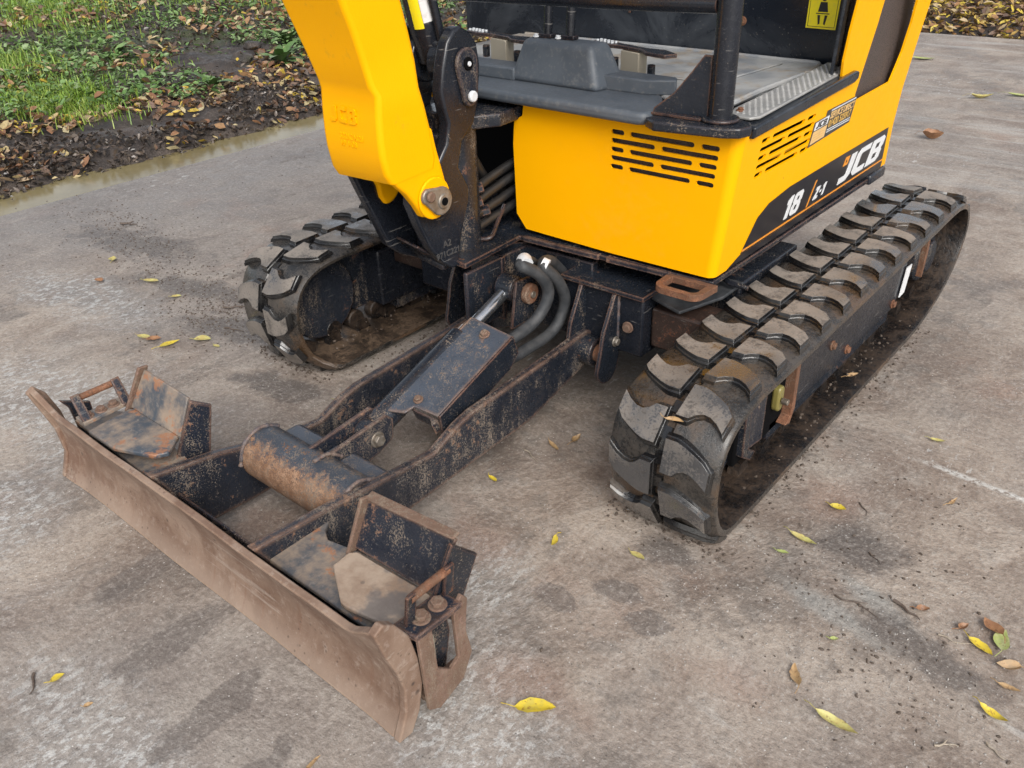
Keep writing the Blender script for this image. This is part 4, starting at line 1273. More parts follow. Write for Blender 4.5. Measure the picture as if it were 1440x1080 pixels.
for x, y in ((-.040, .455), (.020, .458)):
    tube('travel_lever', [(x, y, .812), (x, y + .006, .90), (x - .01, y + .02, 1.20)], .010, M['black_clean'], CAB, 12)
    box('lever_clamp', x - .020, x + .016, y - .010, y + .010, .8125, .8215, M['black_clean'], CAB, .002)
    bolt((x - .024, y - .012, .815), (0, 0, 1), .005, CAB, M['tape'])
def pedal(px, py, ang, z):
    c, s = math.cos(ang), math.sin(ang)
    fr = frame((px, py, z), (c, s, 0), (-s, c, 0), (0, 0, 1))
    p = D.objects.new('foot_pedal', None)
    link(p, CAB)
    plate('pedal_plate', [(-.125, -.014), (-.07, -.020), (-.03, -.010), (.04, -.010), (.07, -.026), (.125, -.022), (.132, .008), (.08, .024), (.04, .012), (-.05, .012), (-.115, .018), (-.132, .004)], 0, .008, fr, M['black'], p)
    bm = bmesh.new()
    for i in range(5):
        for j in range(2):
            add_tube(bm, [fr(-.118 + .013 * i, -.006 + j * .011, .008), fr(-.118 + .013 * i, -.006 + j * .011, .0115)], .0035, 8)
    obj('pedal_grip', bm, M['tape'], p, 0)['kind'] = 'stuff'
    plate('pedal_mount', [(-.028, -.012), (.032, -.012), (.032, .014), (-.028, .014)], -.052, -.001, fr, M['beige'], p)
    for a in (-.062, .062):
        tube('pedal_stop', [fr(a, .0, -.050), fr(a, .0, -.022)], .009, M['black'], p, 12, .002)
pedal(.118, .560, -.28, .783)
pedal(-.235, .520, -.20, .788)
# side sill, tread strip, post
plate('side_sill', [(.372, .684), (.852, .704), (.872, .711), (.868, .728), (.850, .731), (.372, .708)], -.062, .010, SF, M['panel'], CAB, bevel=.005, seg=3)
TPF = lambda a, b, c: Vector((a, b, .712 + (b - .37) * .035 + c))
plate('tread_strip', [(.434, .44), (.446, .405), (.464, .392), (.492, .392), (.504, .41), (.498, .868), (.490, .880), (.434, .885)], .000, .006, TPF, M['treadplate'], CAB, bevel=.002)
bm = bmesh.new()
for i in range(38):
    for j in range(5):
        y = .412 + i * .0123
        x = .443 + j * .0125 + (.006 if i % 2 else 0)
        if x > .498: continue
        c = TPF(x, y, .006)
        add_tube(bm, [c, c + Vector((0, 0, .0028))], [.0042, .0020], 6)
obj('tread_studs', bm, M['treadplate'], CAB, 0, smooth=60)['kind'] = 'stuff'
bolt(TPF(.455, .425, .007), (0, 0, 1), .006, CAB, M['rust'])
CAN = D.objects.new('canopy_post', None)
link(CAN, EX)
plate('post_base', [(.318, .300), (.350, .278), (.486, .302), (.512, .318), (.520, .345), (.505, .372), (.44, .395), (.36, .372)], .6975, .7165, FZ(0), M['black'], CAN, bevel=.004, seg=3)
tube('post_collar', [(.452, .350, .7165), (.452, .350, .724)], .036, M['black'], CAN, 28, .003)
tube('post_tube', [(.452, .350, .722), (.452, .351, 1.0), (.452, .355, 1.75)], .0225, M['black_clean'], CAN, 28)
GF = frame((.430, .345, 0), (-1, -.10, 0), (0, 0, 1), (.10, -1, 0))
plate('post_gusset', [(0, .718), (0, .832), (.016, .832), (.040, .800), (.072, .760), (.112, .728), (.114, .718)], -.003, .003, GF, M['black'], CAN, bevel=.001)
box('gusset_foot', .318, .425, .322, .334, .7168, .722, M['black'], CAN, .001)
tube('guard_rail', [(.431, .352, .917), (.20, .354, .911), (-.30, .356, .905), (-.62, .360, .905), (-.70, .40, .905)], .0165, M['black_clean'], CAN, 22)
tube('roof_rail', [(.452, .355, 1.75), (-.45, .36, 1.75)], .0225, M['black_clean'], CAN, 16)
tube('left_post', [(-.70, .40, .70), (-.70, .40, 1.75)], .0225, M['black_clean'], CAN, 16)

# ------------------------------------------------------------------ king post and boom
KP = D.objects.new('king_post', None)
link(KP, EX)
def king_outline(dy=0., lo=0.):
    o = [(.131, .373), (.147, .446), (.176, .515), (.178, .545), (.150, .595), (.166, .645), (.205, .675), (.222, .715), (.233, .79), (.226, .832), (.205, .858), (.178, .872), (.160, .867),
         (.138, .845), (.122, .80), (.112, .755), (.120, .715), (.128, .690), (.118, .650), (.085, .610), (.03, .605), (.008, .575), (.004, .55), (.022, .50), (.048, .442), (.08, .400), (.108, .376)]
    return [(y + dy, z) for y, z in o]
plate('king_plate', king_outline(), -.074, -.044, FX(0), M['black_clean'], KP, bevel=.006, seg=3)
KL = [(.150, .352), (.147, .446), (.176, .515), (.178, .545), (.150, .595), (.166, .645), (.205, .675), (.222, .715), (.233, .79), (.205, .858), (.160, .867), (.122, .80), (.112, .755), (.06, .70), (-.045, .665), (-.045, .64), (-.015, .565), (.048, .418), (.085, .385)]
plate('king_plate', KL, -.205, -.180, FX(0), M['black_clean'], KP, bevel=.006, seg=3)
plate('king_foot', [(-.178, .13), (-.076, .11), (-.076, .20), (-.178, .20)], .360, .3755, FZ(0), M['black'], KP, bevel=.004)
box('king_web', -.178, -.076, .130, .150, .377, .66, M['black'], KP, .004)
quad_slab('king_apron', [(-.180, .070, .430), (-.075, .035, .440), (-.075, .125, .372), (-.180, .145, .352)], .006, M['black'], KP)
tube('swing_pivot', [(-.12, .21, .36), (-.12, .21, .70)], .055, M['black'], KP, 30, .004)
plate('upper_bracket', [(-.175, .20), (-.075, .205), (-.03, .275), (-.045, .41), (-.26, .44), (-.28, .30)], .655, .684, FZ(0), M['black'], KP, bevel=.004, seg=3)
tube('pin_washer', [(-.16, .19, .640), (-.075, .23, .640)], .010, M['pin'], KP, 12)
# upper pin with flag
fl = arc(.184, .800, .031, -10, 190, 14) + arc(.190, .735, .021, 190, 350, 10)
plate('pin_flag', fl, -.0435, -.034, FX(0), M['blackrust'], KP, bevel=.003, seg=3)
disc('pin_end', (-.033, .184, .800), (1, 0, 0), .013, .006, M['void'], KP, 20, .002)
disc('pin_centre', (-.0295, .184, .800), (1, 0, 0), .005, .004, M['tape'], KP, 12, .001)
disc('flag_bolt', (-.030, .190, .735), (1, 0, 0), .0115, .010, M['tape'], KP, 18, .003)
for x in (-.095, -.165):
    tube('ram_boss', [(x - .012, .184, .80), (x + .018, .184, .80)], .048, M['black_clean'], KP, 32, .004)
lettering('casting_number', 'A2', FX(-.0435), .0845, .432, .022, M['stamp'], KP, .0004, offset=.0003, extrude=.0006)
lettering('casting_number', '971C221', FX(-.0435), .062, .410, .020, M['stamp'], KP, .0004, offset=.0003, extrude=.0006)

BM = D.objects.new('boom', None)
link(BM, EX)
def boom():
    xr, xl = -.022, -.192
    # (z, y_front, y_back)
    st = [(.620, -.060, .060), (.640, -.072, .066), (.670, -.079, .062), (.700, -.080, .057), (.745, -.078, .047), (.783, -.0745, .036), (.800, -.082, .038),
          (.850, -.094, .028), (.90, -.108, .016), (.95, -.126, .001), (1.05, -.165, -.034), (1.20, -.22, -.088), (1.40, -.335, -.19), (1.65, -.52, -.36)]
    bm = bmesh.new()
    rings = []
    for i, (z, yf, yb) in enumerate(st):
        w = .0 if z < .79 else -.007
        fl_ = .022 * min(1, max(0, (z - .79) / .12))      # the casting widens on its left side above the foot
        R = [bm.verts.new((xl - fl_ - w, yf, z - .012 * (1 if z < .65 else 0))), bm.verts.new((xr + w, yf, z - .006 * (1 if z < .65 else 0))), bm.verts.new((xr + w, yb, z + (.032 if z > .79 else 0))), bm.verts.new((xl - fl_ - w, yb, z + (.032 if z > .79 else 0)))]
        rings.append(R)
    for i in range(len(rings) - 1):
        for k in range(4):
            if i == 0 and k == 2: pass
            bm.faces.new((rings[i][k], rings[i][(k + 1) % 4], rings[i + 1][(k + 1) % 4], rings[i + 1][k]))
    bm.faces.new(rings[-1]); 
    bmesh.ops.recalc_face_normals(bm, faces=bm.faces[:])
    o = obj('boom_shell', bm, M['cast'], BM, .010, seg=4, smooth=30)
    # cheeks reaching down to the foot pin
    ck = [(-.072, .652), (-.056, .615), (-.024, .584), (.000, .552), (.016, .524)] + arc(.052, .556, .041, 232, 370, 9) + [(.084, .60), (.068, .66), (.060, .70), (-.072, .70)]
    plate('boom_cheek', ck, xr - .024, xr - .001, FX(0), M['cast'], BM, bevel=.006, seg=3)
    ck = [(-.040, .655), (-.005, .620), (.016, .59), (.030, .56), (.034, .535)] + ck[7:-1] + [(-.040, .70)]
    plate('boom_cheek', ck, xl + .001, xl + .022, FX(0), M['cast'], BM, bevel=.006, seg=3)
    # raised ring and pin plate
    ring_o = arc(.046, .560, .044, 0, 360, 24)[:-1]
    plate('pin_ring', ring_o, xr - .0005, xr + .006, FX(0), M['cast'], BM, bevel=.003, seg=3)
    pl = arc(.056, .553, .030, -130, 100, 14) + arc(.020, .571, .017, 100, 240, 8)
    plate('pin_plate', pl, xr + .0065, xr + .016, FX(0), M['pin'], BM, bevel=.003, seg=3)
    disc('pin_end', (xr + .0165, .060, .552), (1, 0, 0), .016, .005, M['pin'], BM, 22, .002)
    disc('pin_hole', (xr + .0195, .060, .552), (1, 0, 0), .0085, .002, M['void'], BM, 16, 0)
    disc('plate_bolt', (xr + .019, .022, .571), (1, 0, 0), .011, .008, M['rust_edge'], BM, 18, .003)
    # weld crease across the side
boom()
FB = frame((0, -.0795, 0), (1, 0, 0), (0, 0, 1), (0, -1, 0))
glyphs('cast_lettering', 'JCB', -.158, .725, .030, 1.0, 0, .006, M['cast'], BM, FB, .0022, .003)
for (z_, w_) in ((.700, .075), (.686, .09)):
    lettering('cast_lettering', '332/C4021' if z_ > .69 else '19 1 08', FB, -.140, z_ - .006, .016, M['cast'], BM, .0004, offset=.0002, extrude=.0010)
# boom ram rising from the upper pin
BR = D.objects.new('boom_ram', None)
link(BR, EX)
p0, p1 = Vector((-.130, .184, .80)), Vector((-.130, .075, 1.25))
tube('ram_body', [p0, p1], .034, M['black_clean'], BR, 28, .004)
tube('ram_pipe', [p0 + Vector((.040, -.012, .03)), p0 + Vector((.042, -.03, .10)), p1 + Vector((.042, -.02, 0))], .009, M['black_clean'], BR, 12)
tube('ram_hose', spline([(-.16, .10, .82), (-.17, .05, .86), (-.16, .07, .95), (-.15, .03, 1.1)]), .012, M['hose'], BR, 12)
dd = (p1 - p0).normalized()
rr = Vector((1, 0, 0)); ff = rr.cross(dd)
def wrap(a0, a1, l0, l1, mat):
    bm = bmesh.new()
    pr = None
    for i in range(9):
        a = math.radians(a0 + (a1 - a0) * i / 8)
        d_ = (rr * math.cos(a) + ff * math.sin(a)) * .0348
        c = (bm.verts.new(p0 + dd * l0 + d_), bm.verts.new(p0 + dd * l1 + d_))
        if pr: bm.faces.new((pr[0], c[0], c[1], pr[1]))
        pr = c
    obj('warning_label', bm, mat, BR, 0)
wrap(48, 84, .075, .30, M['sticker_yellow'])
wrap(14, 47, .085, .30, M['white'])
# hoses bunched beside the post
for i, (pts) in enumerate([
    [(-.115, .17, .485), (-.10, .23, .50), (-.095, .31, .525), (-.07, .40, .55), (.02, .50, .56)],
    [(-.115, .16, .455), (-.10, .22, .468), (-.092, .31, .495), (-.07, .40, .52), (.02, .50, .53)],
    [(-.115, .15, .43), (-.10, .22, .44), (-.09, .31, .462), (-.07, .40, .485), (.02, .50, .49)],
    [(-.12, .16, .405), (-.10, .23, .412), (-.09, .31, .43), (-.07, .40, .45), (.02, .50, .46)],
    [(-.12, .24, .64), (-.11, .27, .57), (-.12, .33, .50), (-.12, .42, .45), (-.05, .5, .42)],
    [(-.15, .25, .64), (-.14, .30, .56), (-.15, .35, .49), (-.14, .44, .44), (-.05, .5, .42)],
    [(-.18, .25, .62), (-.17, .32, .54), (-.18, .38, .48), (-.17, .48, .44), (-.05, .55, .42)]]):
    hose('swing_hose', pts, .0105, KP, M['hose_dark'])
for (y, z, x) in ((.255, .507, -.098), (.25, .475, -.097), (.27, .450, -.094)):
    tube('hose_fitting', [(x - .010, y - .012, z - .003), (x + .010, y + .014, z + .004)], .013, M['black'], KP, 6)
tube('grease_line', spline([(-.085, .34, .45), (-.075, .30, .42), (-.06, .26, .40), (-.08, .24, .395)]), .005, M['black'], KP, 8)

# ================================================================== LEAVES, TWIGS AND GRIT ON THE YARD
def leaf_mat(name, c1, c2, c3):
    n = NB(name)
    a = n.noise(60, 4, .6); o = n.t.nodes.new('ShaderNodeObjectInfo')
    c = n.mix(n.ramp(a, .4, .6), c1, c2)
    c = n.mix(n.math('MULTIPLY', n.ramp(n.noise(140, 4, .7), .55, .65), .8), c, c3)
    n.bump(a, .3, .001)
    return n.set(c, .5, 0)
LM = {'yellow': leaf_mat('yellow_leaf', (.62, .47, .035), (.50, .40, .06), (.26, .14, .03)),
      'pale': leaf_mat('pale_leaf', (.48, .45, .16), (.42, .34, .12), (.22, .14, .06)),
      'green': leaf_mat('greenish_leaf', (.33, .38, .12), (.40, .42, .20), (.22, .20, .06)),
      'brown': leaf_mat('brown_leaf', (.26, .13, .065), (.34, .18, .09), (.10, .05, .03)),
      'tan': leaf_mat('tan_leaf', (.42, .27, .13), (.33, .22, .11), (.16, .08, .04)),
      'dark': leaf_mat('dark_leaf', (.055, .035, .03), (.09, .06, .05), (.03, .02, .018)),
      'twig': leaf_mat('twig_bark', (.085, .06, .045), (.13, .10, .08), (.05, .035, .03)),
      'palewig': leaf_mat('pale_twig', (.30, .25, .19), (.36, .31, .25), (.18, .14, .1))}
def leaf_bm(L, W, curl, fold, seed, stem=.35):
    rnd = random.Random(seed)
    bm = bmesh.new()
    N = 9
    rows = []
    for i in range(N + 1):
        t = i / N
        wd = W * .5 * math.sin(PI * t ** .8) ** .8 * (1 + rnd.uniform(-.10, .10)) if 0 < t < 1 else .0004
        x = (t - .5) * L
        bend = .15 * L * math.sin(t * 2.2) * rnd.choice((1, 1)) * math.copysign(1, curl)
        zc = abs(curl) * L * (t - .5) ** 2 * 2 + .0015
        row = []
        for s in (-1, -.5, 0, .5, 1):
            row.append(bm.verts.new((x, s * wd + bend, zc + fold * abs(s) * wd + rnd.uniform(0, .0008))))
        rows.append(row)
    for i in range(N):
        for k in range(4):
            bm.faces.new((rows[i][k], rows[i + 1][k], rows[i + 1][k + 1], rows[i][k + 1]))
    if stem:
        e = rows[0][2].co.copy()
        add_tube(bm, [e, e + Vector((-L * stem * .5, .002, .001)), e + Vector((-L * stem, .006, .0005 - e.z * .5))], .0007, 5)
    return bm
LEAVES = [
 # x, y, length, width, angle deg, colour, curl, fold, label
 (.646, -.466, .060, .026, 30, 'yellow', .15, .3, 'large spotted yellow leaf on the concrete just right of the lower end of the blade'),
 (.425, -.135, .030, .011, -75, 'yellow', .2, .3, 'small bright yellow leaf on open concrete between the blade and the near track'),
 (.578, -.072, .030, .013, -10, 'pale', .15, .2, 'small buff oval leaf on the concrete just in front of the near track'),
 (.804, .160, .052, .014, -12, 'pale', .3, .4, 'yellow leaf with a curled brown tail lying by the front of the near track'),
 (.789, .107, .022, .009, 10, 'green', .2, .3, 'tiny pale green leaf next to the curled yellow leaf by the near track'),
 (.935, -.148, .042, .015, 115, 'tan', .2, .5, 'narrow brown and yellow leaf standing nearly upright on open concrete at right'),
 (1.017, -.206, .062, .016, -10, 'pale', .35, .5, 'pointed yellow green leaf with a rolled brown tip near the lower right of the yard'),
 (1.141, .090, .042, .017, -30, 'yellow', .2, .4, 'bright lime yellow leaf in the leaf cluster at the right edge'),
 (1.172, .130, .048, .022, 90, 'green', .15, .3, 'broad mottled pale green leaf in the leaf cluster at the right edge'),
 (1.149, .150, .038, .022, 140, 'brown', .4, .8, 'crumpled brown leaf at the top of the leaf cluster at the right edge'),
 (1.188, .080, .034, .020, 200, 'tan', .3, .8, 'crumpled tan leaf at the outer side of the leaf cluster at the right edge'),
 (1.200, .030, .030, .010, 0, 'tan', .3, .4, 'small tan leaf cut by the right edge below the leaf cluster'),
 (1.110, .118, .022, .012, 60, 'brown', .5, .9, 'tiny curled brown leaf at the left of the leaf cluster at the right edge'),
 (1.194, -.040, .040, .014, -20, 'yellow', .5, .4, 'boat shaped yellow leaf lying alone near the lower right corner'),
 (-.012, -.912, .022, .014, 80, 'yellow', .1, .2, 'small blunt yellow leaf at the lower left beside a dark curved twig'),
 (.083, -.906, .014, .009, 60, 'tan', .4, .6, 'tiny crumpled amber leaf below the lug prints at the lower left'),
 (-.944, -.151, .048, .016, 75, 'yellow', .2, .4, 'lemon yellow leaf left of the far track, largest of the group there'),
 (-.893, -.080, .040, .020, 30, 'pale', .2, .5, 'bent cream yellow leaf right of the lemon leaf by the far track'),
 (-1.050, -.175, .040, .014, 10, 'pale', .2, .3, 'faded leaf at the left end of the group beyond the blade'),
 (-1.010, -.165, .034, .018, 40, 'brown', .3, .5, 'brown wet leaf between the two yellow leaves beyond the blade'),
 (-.830, -.075, .020, .008, 0, 'pale', .2, .3, 'tiny cream leaf at the right end of the group beyond the blade'),
 (-1.410, .053, .046, .016, 20, 'pale', .2, .4, 'cream leaf on the damp grey concrete farther left of the far track'),
 (-1.230, .040, .026, .012, 40, 'pale', .2, .4, 'small cream leaf on the damp concrete halfway to the far track'),
 (-1.700, .080, .034, .018, 140, 'pale', .3, .5, 'yellowish leaf near the dark mud smear at the left of the yard'),
 (-1.560, -.050, .030, .016, 0, 'brown', .3, .5, 'reddish leaf on the damp concrete at the left of the yard'),
 (-.300, -.050, .040, .010, 20, 'pale', .2, .3, 'flat cream leaf lying beside the foot of the far track'),
 (.230, .115, .040, .010, -30, 'tan', .3, .4, 'light brown leaf stalk under the near push arm'),
 (.200, -.060, .026, .010, -20, 'yellow', .2, .3, 'small yellow leaf close beside the near push arm'),
 (.260, .170, .034, .016, 90, 'tan', .5, .8, 'crumpled tan leaf on the ground between push arm and near track'),
 (1.043, .116, .022, .013, 30, 'brown', .6, .9, 'small ragged rust coloured leaf beside the grey bark strip'),
 (.819, .295, .030, .018, 0, 'yellow', .3, .5, 'orange yellow leaf close to the side of the near track'),
 (.950, -.040, .014, .008, 30, 'green', .4, .6, 'tiny bright green leaf scrap near the middle right of the yard'),
 (.101, 3.178, .085, .065, 10, 'brown', .7, 1.1, 'large crumpled brown leaf on the far concrete right of the pillar'),
 (.060, 4.150, .11, .045, 30, 'pale', .4, .6, 'big pale yellow leaf on the far concrete at the upper right'),
 (.215, 4.300, .13, .040, 0, 'green', .2, .4, 'long pale green leaf tip above the big pale leaf at the upper right'),
 (-.560, 5.100, .12, .035, 0, 'green', .2, .3, 'small green leaf near the far edge of the concrete'),
 (.995, .454, .028, .008, 70, 'tan', .5, .4, 'thin curled tan leaf below the white scrape at right'),
 (.900, .660, .030, .012, 10, 'pale', .3, .4, 'small yellow leaf above the white scrape at right'),
 (.451, -.745, .030, .007, 90, 'tan', .2, .4, 'narrow straw coloured leaf at the bottom edge below the blade'),
 (-.420, 3.050, .10, .03, 20, 'brown', .4, .8, 'flattened brown leaf on the far concrete close to the rear pillar'),
]
for i, (x, y, L, W, ang, colr, curl, fold, lab) in enumerate(LEAVES):
    k_ = 1.25 if x < -.2 else 1.08
    o = obj('fallen_leaf', leaf_bm(L * k_, W * k_ * (1.25 if x < -.2 else 1), curl, fold, i), LM[colr], None, 0, smooth=60)
    o.location = (x, y, .001)
    o.rotation_euler = (0, 0, math.radians(ang))
    thing(o, lab, 'leaf', 'fallen leaves scattered on the concrete')
o = obj('fallen_leaf', leaf_bm(.034, .008, .3, .6, 77), LM['tan'], None, 0, smooth=60)
o.location = (.588, .108, .318); o.rotation_euler = (.3, .2, .3)
o.location = (.590, .012, .272); o.rotation_euler = (.9, .1, .2)
thing(o, 'thin tan leaf caught in the centre groove on the front curve of the near track', 'leaf')
o = obj('fallen_leaf', leaf_bm(.035, .016, .3, .6, 78), LM['tan'], None, 0, smooth=60)
o.location = (.668, .745, .048); o.rotation_euler = (0, 0, 1)
thing(o, 'orange brown leaf lying inside the lower run of the near track', 'leaf')

TWIGS = [
 (1.021, .103, .055, .0035, -18, 'twig', 'flat dark bark strip lying on the concrete at right'),
 (.930, .200, .035, .0016, -40, 'twig', 'thin dark twig beside the front of the near track'),
 (-.035, -.945, .045, .0030, -25, 'twig', 'curved dark twig next to the small yellow leaf at the lower left'),
 (1.157, -.133, .035, .0022, 40, 'palewig', 'pale forked twig near the lower right corner'),
 (1.215, -.100, .032, .0022, -25, 'palewig', 'short pale stick at the right end of the lower edge'),
 (-2.000, .300, .075, .0050, 20, 'twig', 'dark broken stick near the puddle at the left'),
 (-1.00, .12, .10, .0035, 50, 'twig', 'dark twig lying just left of the far track'),
 (.950, .060, .080, .0018, -12, 'twig', 'long thin dark root on the open concrete at right'),
 (1.110, .085, .060, .0016, 10, 'palewig', 'tan stalk leading into the leaf cluster at the right edge'),
 (.210, .060, .055, .0016, -25, 'palewig', 'thin tan stalk on the ground beside the near push arm'),
 (.860, .33, .040, .0014, -50, 'twig', 'fine dark twig on the concrete beside the near track'),
 (-.880, .02, .07, .0030, 20, 'twig', 'dark twig touching the front of the far track'),
]
for i, (x, y, L, r, ang, mt, lab) in enumerate(TWIGS):
    rnd = random.Random(i + 50)
    bm = bmesh.new()
    pts = [Vector(((k / 5 - .5) * L, rnd.uniform(-.08, .08) * L, r + rnd.uniform(0, .3) * r)) for k in range(6)]
    add_tube(bm, spline(pts, 2), [r * (1 - .07 * k) for k in range(11)], 7)
    if 'forked' in lab or 'root' in lab or 'broken' in lab:
        add_tube(bm, [pts[2], pts[2] + Vector((L * .22, L * .16, r))], [r * .7, r * .4], 6)
        add_tube(bm, [pts[3], pts[3] + Vector((L * .12, -L * .18, r))], [r * .6, r * .3], 6)
    o = obj('twig', bm, LM[mt], None, 0, smooth=60)
    o.location = (x, y, .0005)
    o.rotation_euler = (0, 0, math.radians(ang))
    thing(o, lab, 'twig', 'twigs lying on the concrete')

# crumbs of mud and grit on the slab
rnd = random.Random(11)
sp_ = []
for (cx, cy_, sx, sy_, k) in ((-1.35, .16, .35, .12, 330), (-1.9, .25, .35, .15, 220), (-1.0, .05, .16, .08, 110), (.86, .10, .10, .08, 90), (1.0, .05, .12, .10, 130), (.95, .38, .12, .10, 90),
                            (1.05, -.05, .12, .08, 90), (-.95, -.12, .12, .06, 60), (.62, .25, .2, .3, 60), (1.1, -.12, .1, .06, 60), (-2.2, .6, .3, .7, 150), (.2, 4.6, 1.2, .8, 60), (.55, -.0, .06, .03, 40)):
    for _ in range(k):
        sp_.append((rnd.gauss(cx, sx), rnd.gauss(cy_, sy_), rnd.uniform(.0, .0015)))
extra_ = []
for _ in range(750):
    t_ = rnd.random(); q_ = rnd.gauss(0, .07)
    extra_.append((-2.3 + 1.5 * t_ + rnd.gauss(0, .1), .30 - .22 * t_ + q_, .0005))
for _ in range(300): extra_.append((rnd.gauss(-1.05, .12), rnd.gauss(.02, .06), .0005))
clods('mud_crumbs', sp_[::2] + extra_, M['mud'], None, 8, (.0009, .0036))
sp_ = []
for _ in range(1800):
    sp_.append((rnd.uniform(-1.6, 1.5), rnd.uniform(-1.0, 1.4), .0005))
for _ in range(500):
    sp_.append((rnd.gauss(1.0, .2), rnd.gauss(.0, .18), .0005))
clods('loose_grit', sp_, M['grit'], None, 9, (.0006, .0019))

# ================================================================== VERGE VEGETATION
def island_mat(name, cols, rough=.5, trans=.0):
    n = NB(name)
    r = n.geo.outputs['Random Per Island']
    cr_ = n.t.nodes.new('ShaderNodeValToRGB')
    e = cr_.color_ramp
    e.interpolation = 'CONSTANT'
    while len(e.elements) < len(cols): e.elements.new(.5)
    for i, c in enumerate(cols):
        e.elements[i].position = i / len(cols)
        e.elements[i].color = (*c, 1)
    n.t.links.new(r, cr_.inputs[0])
    c = n.mix(n.math('MULTIPLY', n.ramp(n.noise(60, 3), .45, .65), .35), cr_.outputs[0], (.05, .04, .02))
    return n.set(c, rough, 0)
GM = island_mat('grass_blades', [(.16, .29, .03), (.22, .36, .045), (.12, .23, .025), (.30, .38, .08), (.24, .33, .05)], .5)
CM = island_mat('clover_leaves', [(.10, .19, .05), (.14, .24, .07), (.18, .29, .10), (.08, .15, .04), (.22, .30, .14)], .5)
DM = island_mat('leaf_litter_mix', [(.30, .17, .08), (.12, .065, .04), (.42, .33, .16), (.20, .10, .055), (.50, .36, .05), (.07, .045, .035), (.33, .24, .15), (.16, .10, .07), (.24, .12, .06), (.45, .38, .22)], .55)
FM = island_mat('yellow_litter_mix', [(.38, .24, .06), (.16, .09, .05), (.50, .36, .08), (.27, .14, .06), (.55, .42, .06), (.10, .06, .045), (.42, .32, .18), (.20, .12, .08), (.30, .20, .08)], .55)
BM_ = island_mat('wet_dark_litter', [(.045, .035, .03), (.09, .065, .05), (.03, .025, .022), (.14, .11, .09), (.06, .045, .035)], .3)
def grass(name, clumps, mat, seed):
    rnd = random.Random(seed)
    V = []; Fc = []
    for (cx, cy_, sx, sy_, k, h0, h1) in clumps:
        for _ in range(k):
            x, y = rnd.gauss(cx, sx), rnd.gauss(cy_, sy_)
            if x > SLAB_X - .28 and y < SLAB_Y + .1: continue
            z = bank_h(x, y) - .01
            h = rnd.uniform(h0, h1); a = rnd.uniform(0, 2 * PI); b = rnd.uniform(.2, .8) * h
            wd = rnd.uniform(.0012, .0030) * (1 + h * 4)
            px, py = math.cos(a + PI / 2) * wd, math.sin(a + PI / 2) * wd
            dx, dy = math.cos(a) * b, math.sin(a) * b
            i = len(V)
            V += [(x - px, y - py, z), (x + px, y + py, z), (x + dx * .35 - px * .8, y + dy * .35 - py * .8, z + h * .6), (x + dx * .35 + px * .8, y + dy * .35 + py * .8, z + h * .6), (x + dx, y + dy, z + h * (.95 - .3 * b / h))]
            Fc += [(i, i + 1, i + 3, i + 2), (i + 2, i + 3, i + 4)]
    me = D.meshes.new(name)
    me.from_pydata(V, [], Fc)
    o = obj(name, me, mat, None, 0, smooth=0)
    o['kind'] = 'stuff'
    return o
def flat_leaves(name, regs, mat, seed, test=None):
    """curled little leaves: x, y region, count, size range, tilt"""
    rnd = random.Random(seed)
    V = []; Fc = []
    for (x0, x1, y0, y1, k, s0, s1, tilt, lift) in regs:
        for _ in range(k):
            x, y = rnd.uniform(x0, x1), rnd.uniform(y0, y1)
            if test and not test(x, y, rnd): continue
            L = rnd.uniform(s0, s1); W = L * rnd.uniform(.35, .7)
            z = bank_h(x, y) + rnd.uniform(.004, lift)
            m = Matrix.Translation((x, y, z)) @ Matrix.Rotation(rnd.uniform(0, 2 * PI), 4, 'Z') @ Matrix.Rotation(rnd.uniform(-tilt, tilt), 4, 'X') @ Matrix.Rotation(rnd.uniform(-tilt, tilt), 4, 'Y')
            cu = rnd.uniform(.1, .5) * W
            pts = [(-.5 * L, 0, 0), (-.15 * L, -.5 * W, cu), (-.15 * L, 0, -.0), (-.15 * L, .5 * W, cu), (.25 * L, -.4 * W, cu), (.25 * L, 0, 0), (.25 * L, .4 * W, cu), (.55 * L, 0, cu * .8)]
            i = len(V)
            V += [tuple(m @ Vector(p)) for p in pts]
            Fc += [(i, i + 1, i + 2), (i, i + 2, i + 3), (i + 1, i + 4, i + 5, i + 2), (i + 2, i + 5, i + 6, i + 3), (i + 4, i + 7, i + 5), (i + 5, i + 7, i + 6)]
    me = D.meshes.new(name)
    me.from_pydata(V, [], Fc)
    o = obj(name, me, mat, None, 0, smooth=60)
    o['kind'] = 'stuff'
    return o
nz = lambda x, y, s=1., o=0.: noise.noise(Vector((x * s + o, y * s - o, o)))
grass('grass', [(-3.98, .98, .20, .14, 3000, .04, .12), (-4.35, .85, .25, .2, 900, .04, .10), (-5.0, 1.05, .28, .18, 1500, .05, .14), (-6.9, 2.2, .5, .3, 2200, .06, .16),
                (-8.4, 2.6, .7, .4, 2600, .08, .2), (-5.9, 1.9, .35, .2, 700, .05, .12), (-6.3, 3.8, .6, .4, 2200, .06, .15), (-7.6, 4.6, 1.2, .6, 2600, .08, .2),
                (-10, 4.0, 1.5, 1.2, 3000, .1, .22), (-4.5, 1.6, .3, .2, 350, .03, .08)], GM, 21)
flat_leaves('ground_ivy', [(-9, -3.4, -.5, 8, 21000, .018, .060, .6, .08), (-5.5, -3.5, .3, 3.0, 5000, .018, .045, .6, .07)], CM, 22, lambda x, y, r: nz(x, y, 1.1, 4) + .35 * nz(x, y, 3, 1) + min(.22, max(-.3, (-x - 3.8) * .30)) > .02 and (((x + 4.6) / .75) ** 2 + ((y - 2.3) / .38) ** 2 > 1 or r.random() < .1))
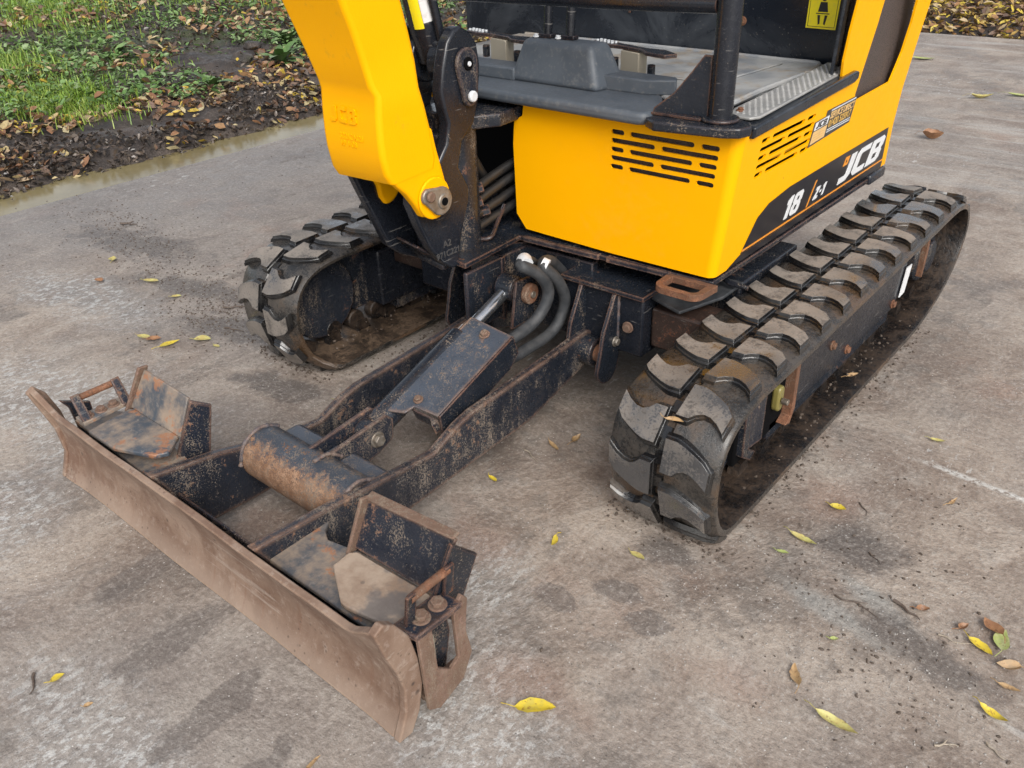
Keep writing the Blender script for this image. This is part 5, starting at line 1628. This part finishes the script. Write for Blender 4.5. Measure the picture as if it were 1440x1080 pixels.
flat_leaves('leaf_litter', [(-3.75, -2.85, -.6, 5.5, 5200, .02, .070, .7, .03), (-9, -3.7, -.6, 8, 12000, .03, .08, .7, .07)], DM, 23,
            lambda x, y, r: (nz(x, y, 1.7, 2) > -.22 if x > -3.8 else nz(x, y, 1.2, 8) > .0) and (x < -3.02 or r.random() < .55))
flat_leaves('wet_litter', [(-3.4, -2.80, -.6, 5.5, 11000, .008, .038, 1.0, .03), (-6, -3.3, .5, 5.5, 8000, .01, .045, 1.0, .025)], BM_, 24, lambda x, y, r: nz(x, y, 1.3, 5) > -.15 or x > -3.05)
flat_leaves('yellow_leaf_litter', [(-3, 6, 6.22, 9.5, 24000, .03, .085, .7, .07)], FM, 25)
# a few weeds that stand out
def weed(x, y, s, k, seed, lab, mat):
    rnd = random.Random(seed)
    V = []; Fc = []
    for i in range(k):
        a = 2 * PI * i / k * 1.618 * 2 + rnd.uniform(-.3, .3); L = s * rnd.uniform(.6, 1.1); W = L * .32
        el = rnd.uniform(.25, 1.0)
        m = Matrix.Rotation(a, 4, 'Z') @ Matrix.Rotation(-el, 4, 'Y')
        j = len(V)
        dr_ = .35 * L
        P = [(0, -.002, 0), (0, .002, 0), (.35 * L, -W * .5, .01), (.35 * L, 0, 0), (.35 * L, W * .5, .01), (.7 * L, -W * .42, -.10 * L), (.7 * L, 0, -.12 * L), (.7 * L, W * .42, -.10 * L), (L, 0, -dr_)]
        V += [tuple(m @ Vector(p)) for p in P]
        Fc += [(j, j + 2, j + 3), (j, j + 3, j + 1), (j + 1, j + 3, j + 4), (j + 2, j + 5, j + 6, j + 3), (j + 3, j + 6, j + 7, j + 4), (j + 5, j + 8, j + 6), (j + 6, j + 8, j + 7)]
    me = D.meshes.new('weed_plant')
    me.from_pydata(V, [], Fc)
    o = obj('weed_plant', me, mat, None, 0, smooth=60)
    o.location = (x, y, bank_h(x, y))
    thing(o, lab, 'weed', 'weeds growing on the verge')
weed(-3.62, 1.75, .16, 16, 1, 'low rosette of pale green pointed leaves on the bare soil above the leaf litter', CM)
weed(-3.75, 2.35, .20, 20, 2, 'bushy green weed with broad leaves nearest the boom', CM)
weed(-4.35, 2.85, .20, 18, 3, 'green weed at the back of the bare soil patch behind the boom', CM)
weed(-4.05, 1.55, .14, 16, 4, 'clump of blue green clover at the edge of the bright grass tuft', CM)
weed(-4.75, 1.75, .16, 18, 5, 'leafy weed between the grass tufts in the middle of the verge', CM)
# lumps of soil on the bare patch
def clod_thing(x, y, s, lab, seed):
    bm = bmesh.new()
    bmesh.ops.create_icosphere(bm, subdivisions=3, radius=1)
    for v in bm.verts:
        v.co *= 1 + .35 * noise.noise(v.co * 1.4 + Vector((seed, 0, 0))) + .12 * noise.noise(v.co * 4 + Vector((seed, 3, 0)))
        v.co = Vector((v.co.x * s, v.co.y * s * .8, v.co.z * s * .5))
    o = obj('soil_clod', bm, M['soil'], None, 0, smooth=60)
    o.location = (x, y, bank_h(x, y) + s * .2)
    thing(o, lab, 'clod', 'clods of soil on the verge')
clod_thing(-4.05, 2.25, .085, 'dark rounded soil clod on the bare patch beside the bushy weed', 1)
clod_thing(-4.35, 2.55, .075, 'dark soil clod farther back on the bare patch', 2)
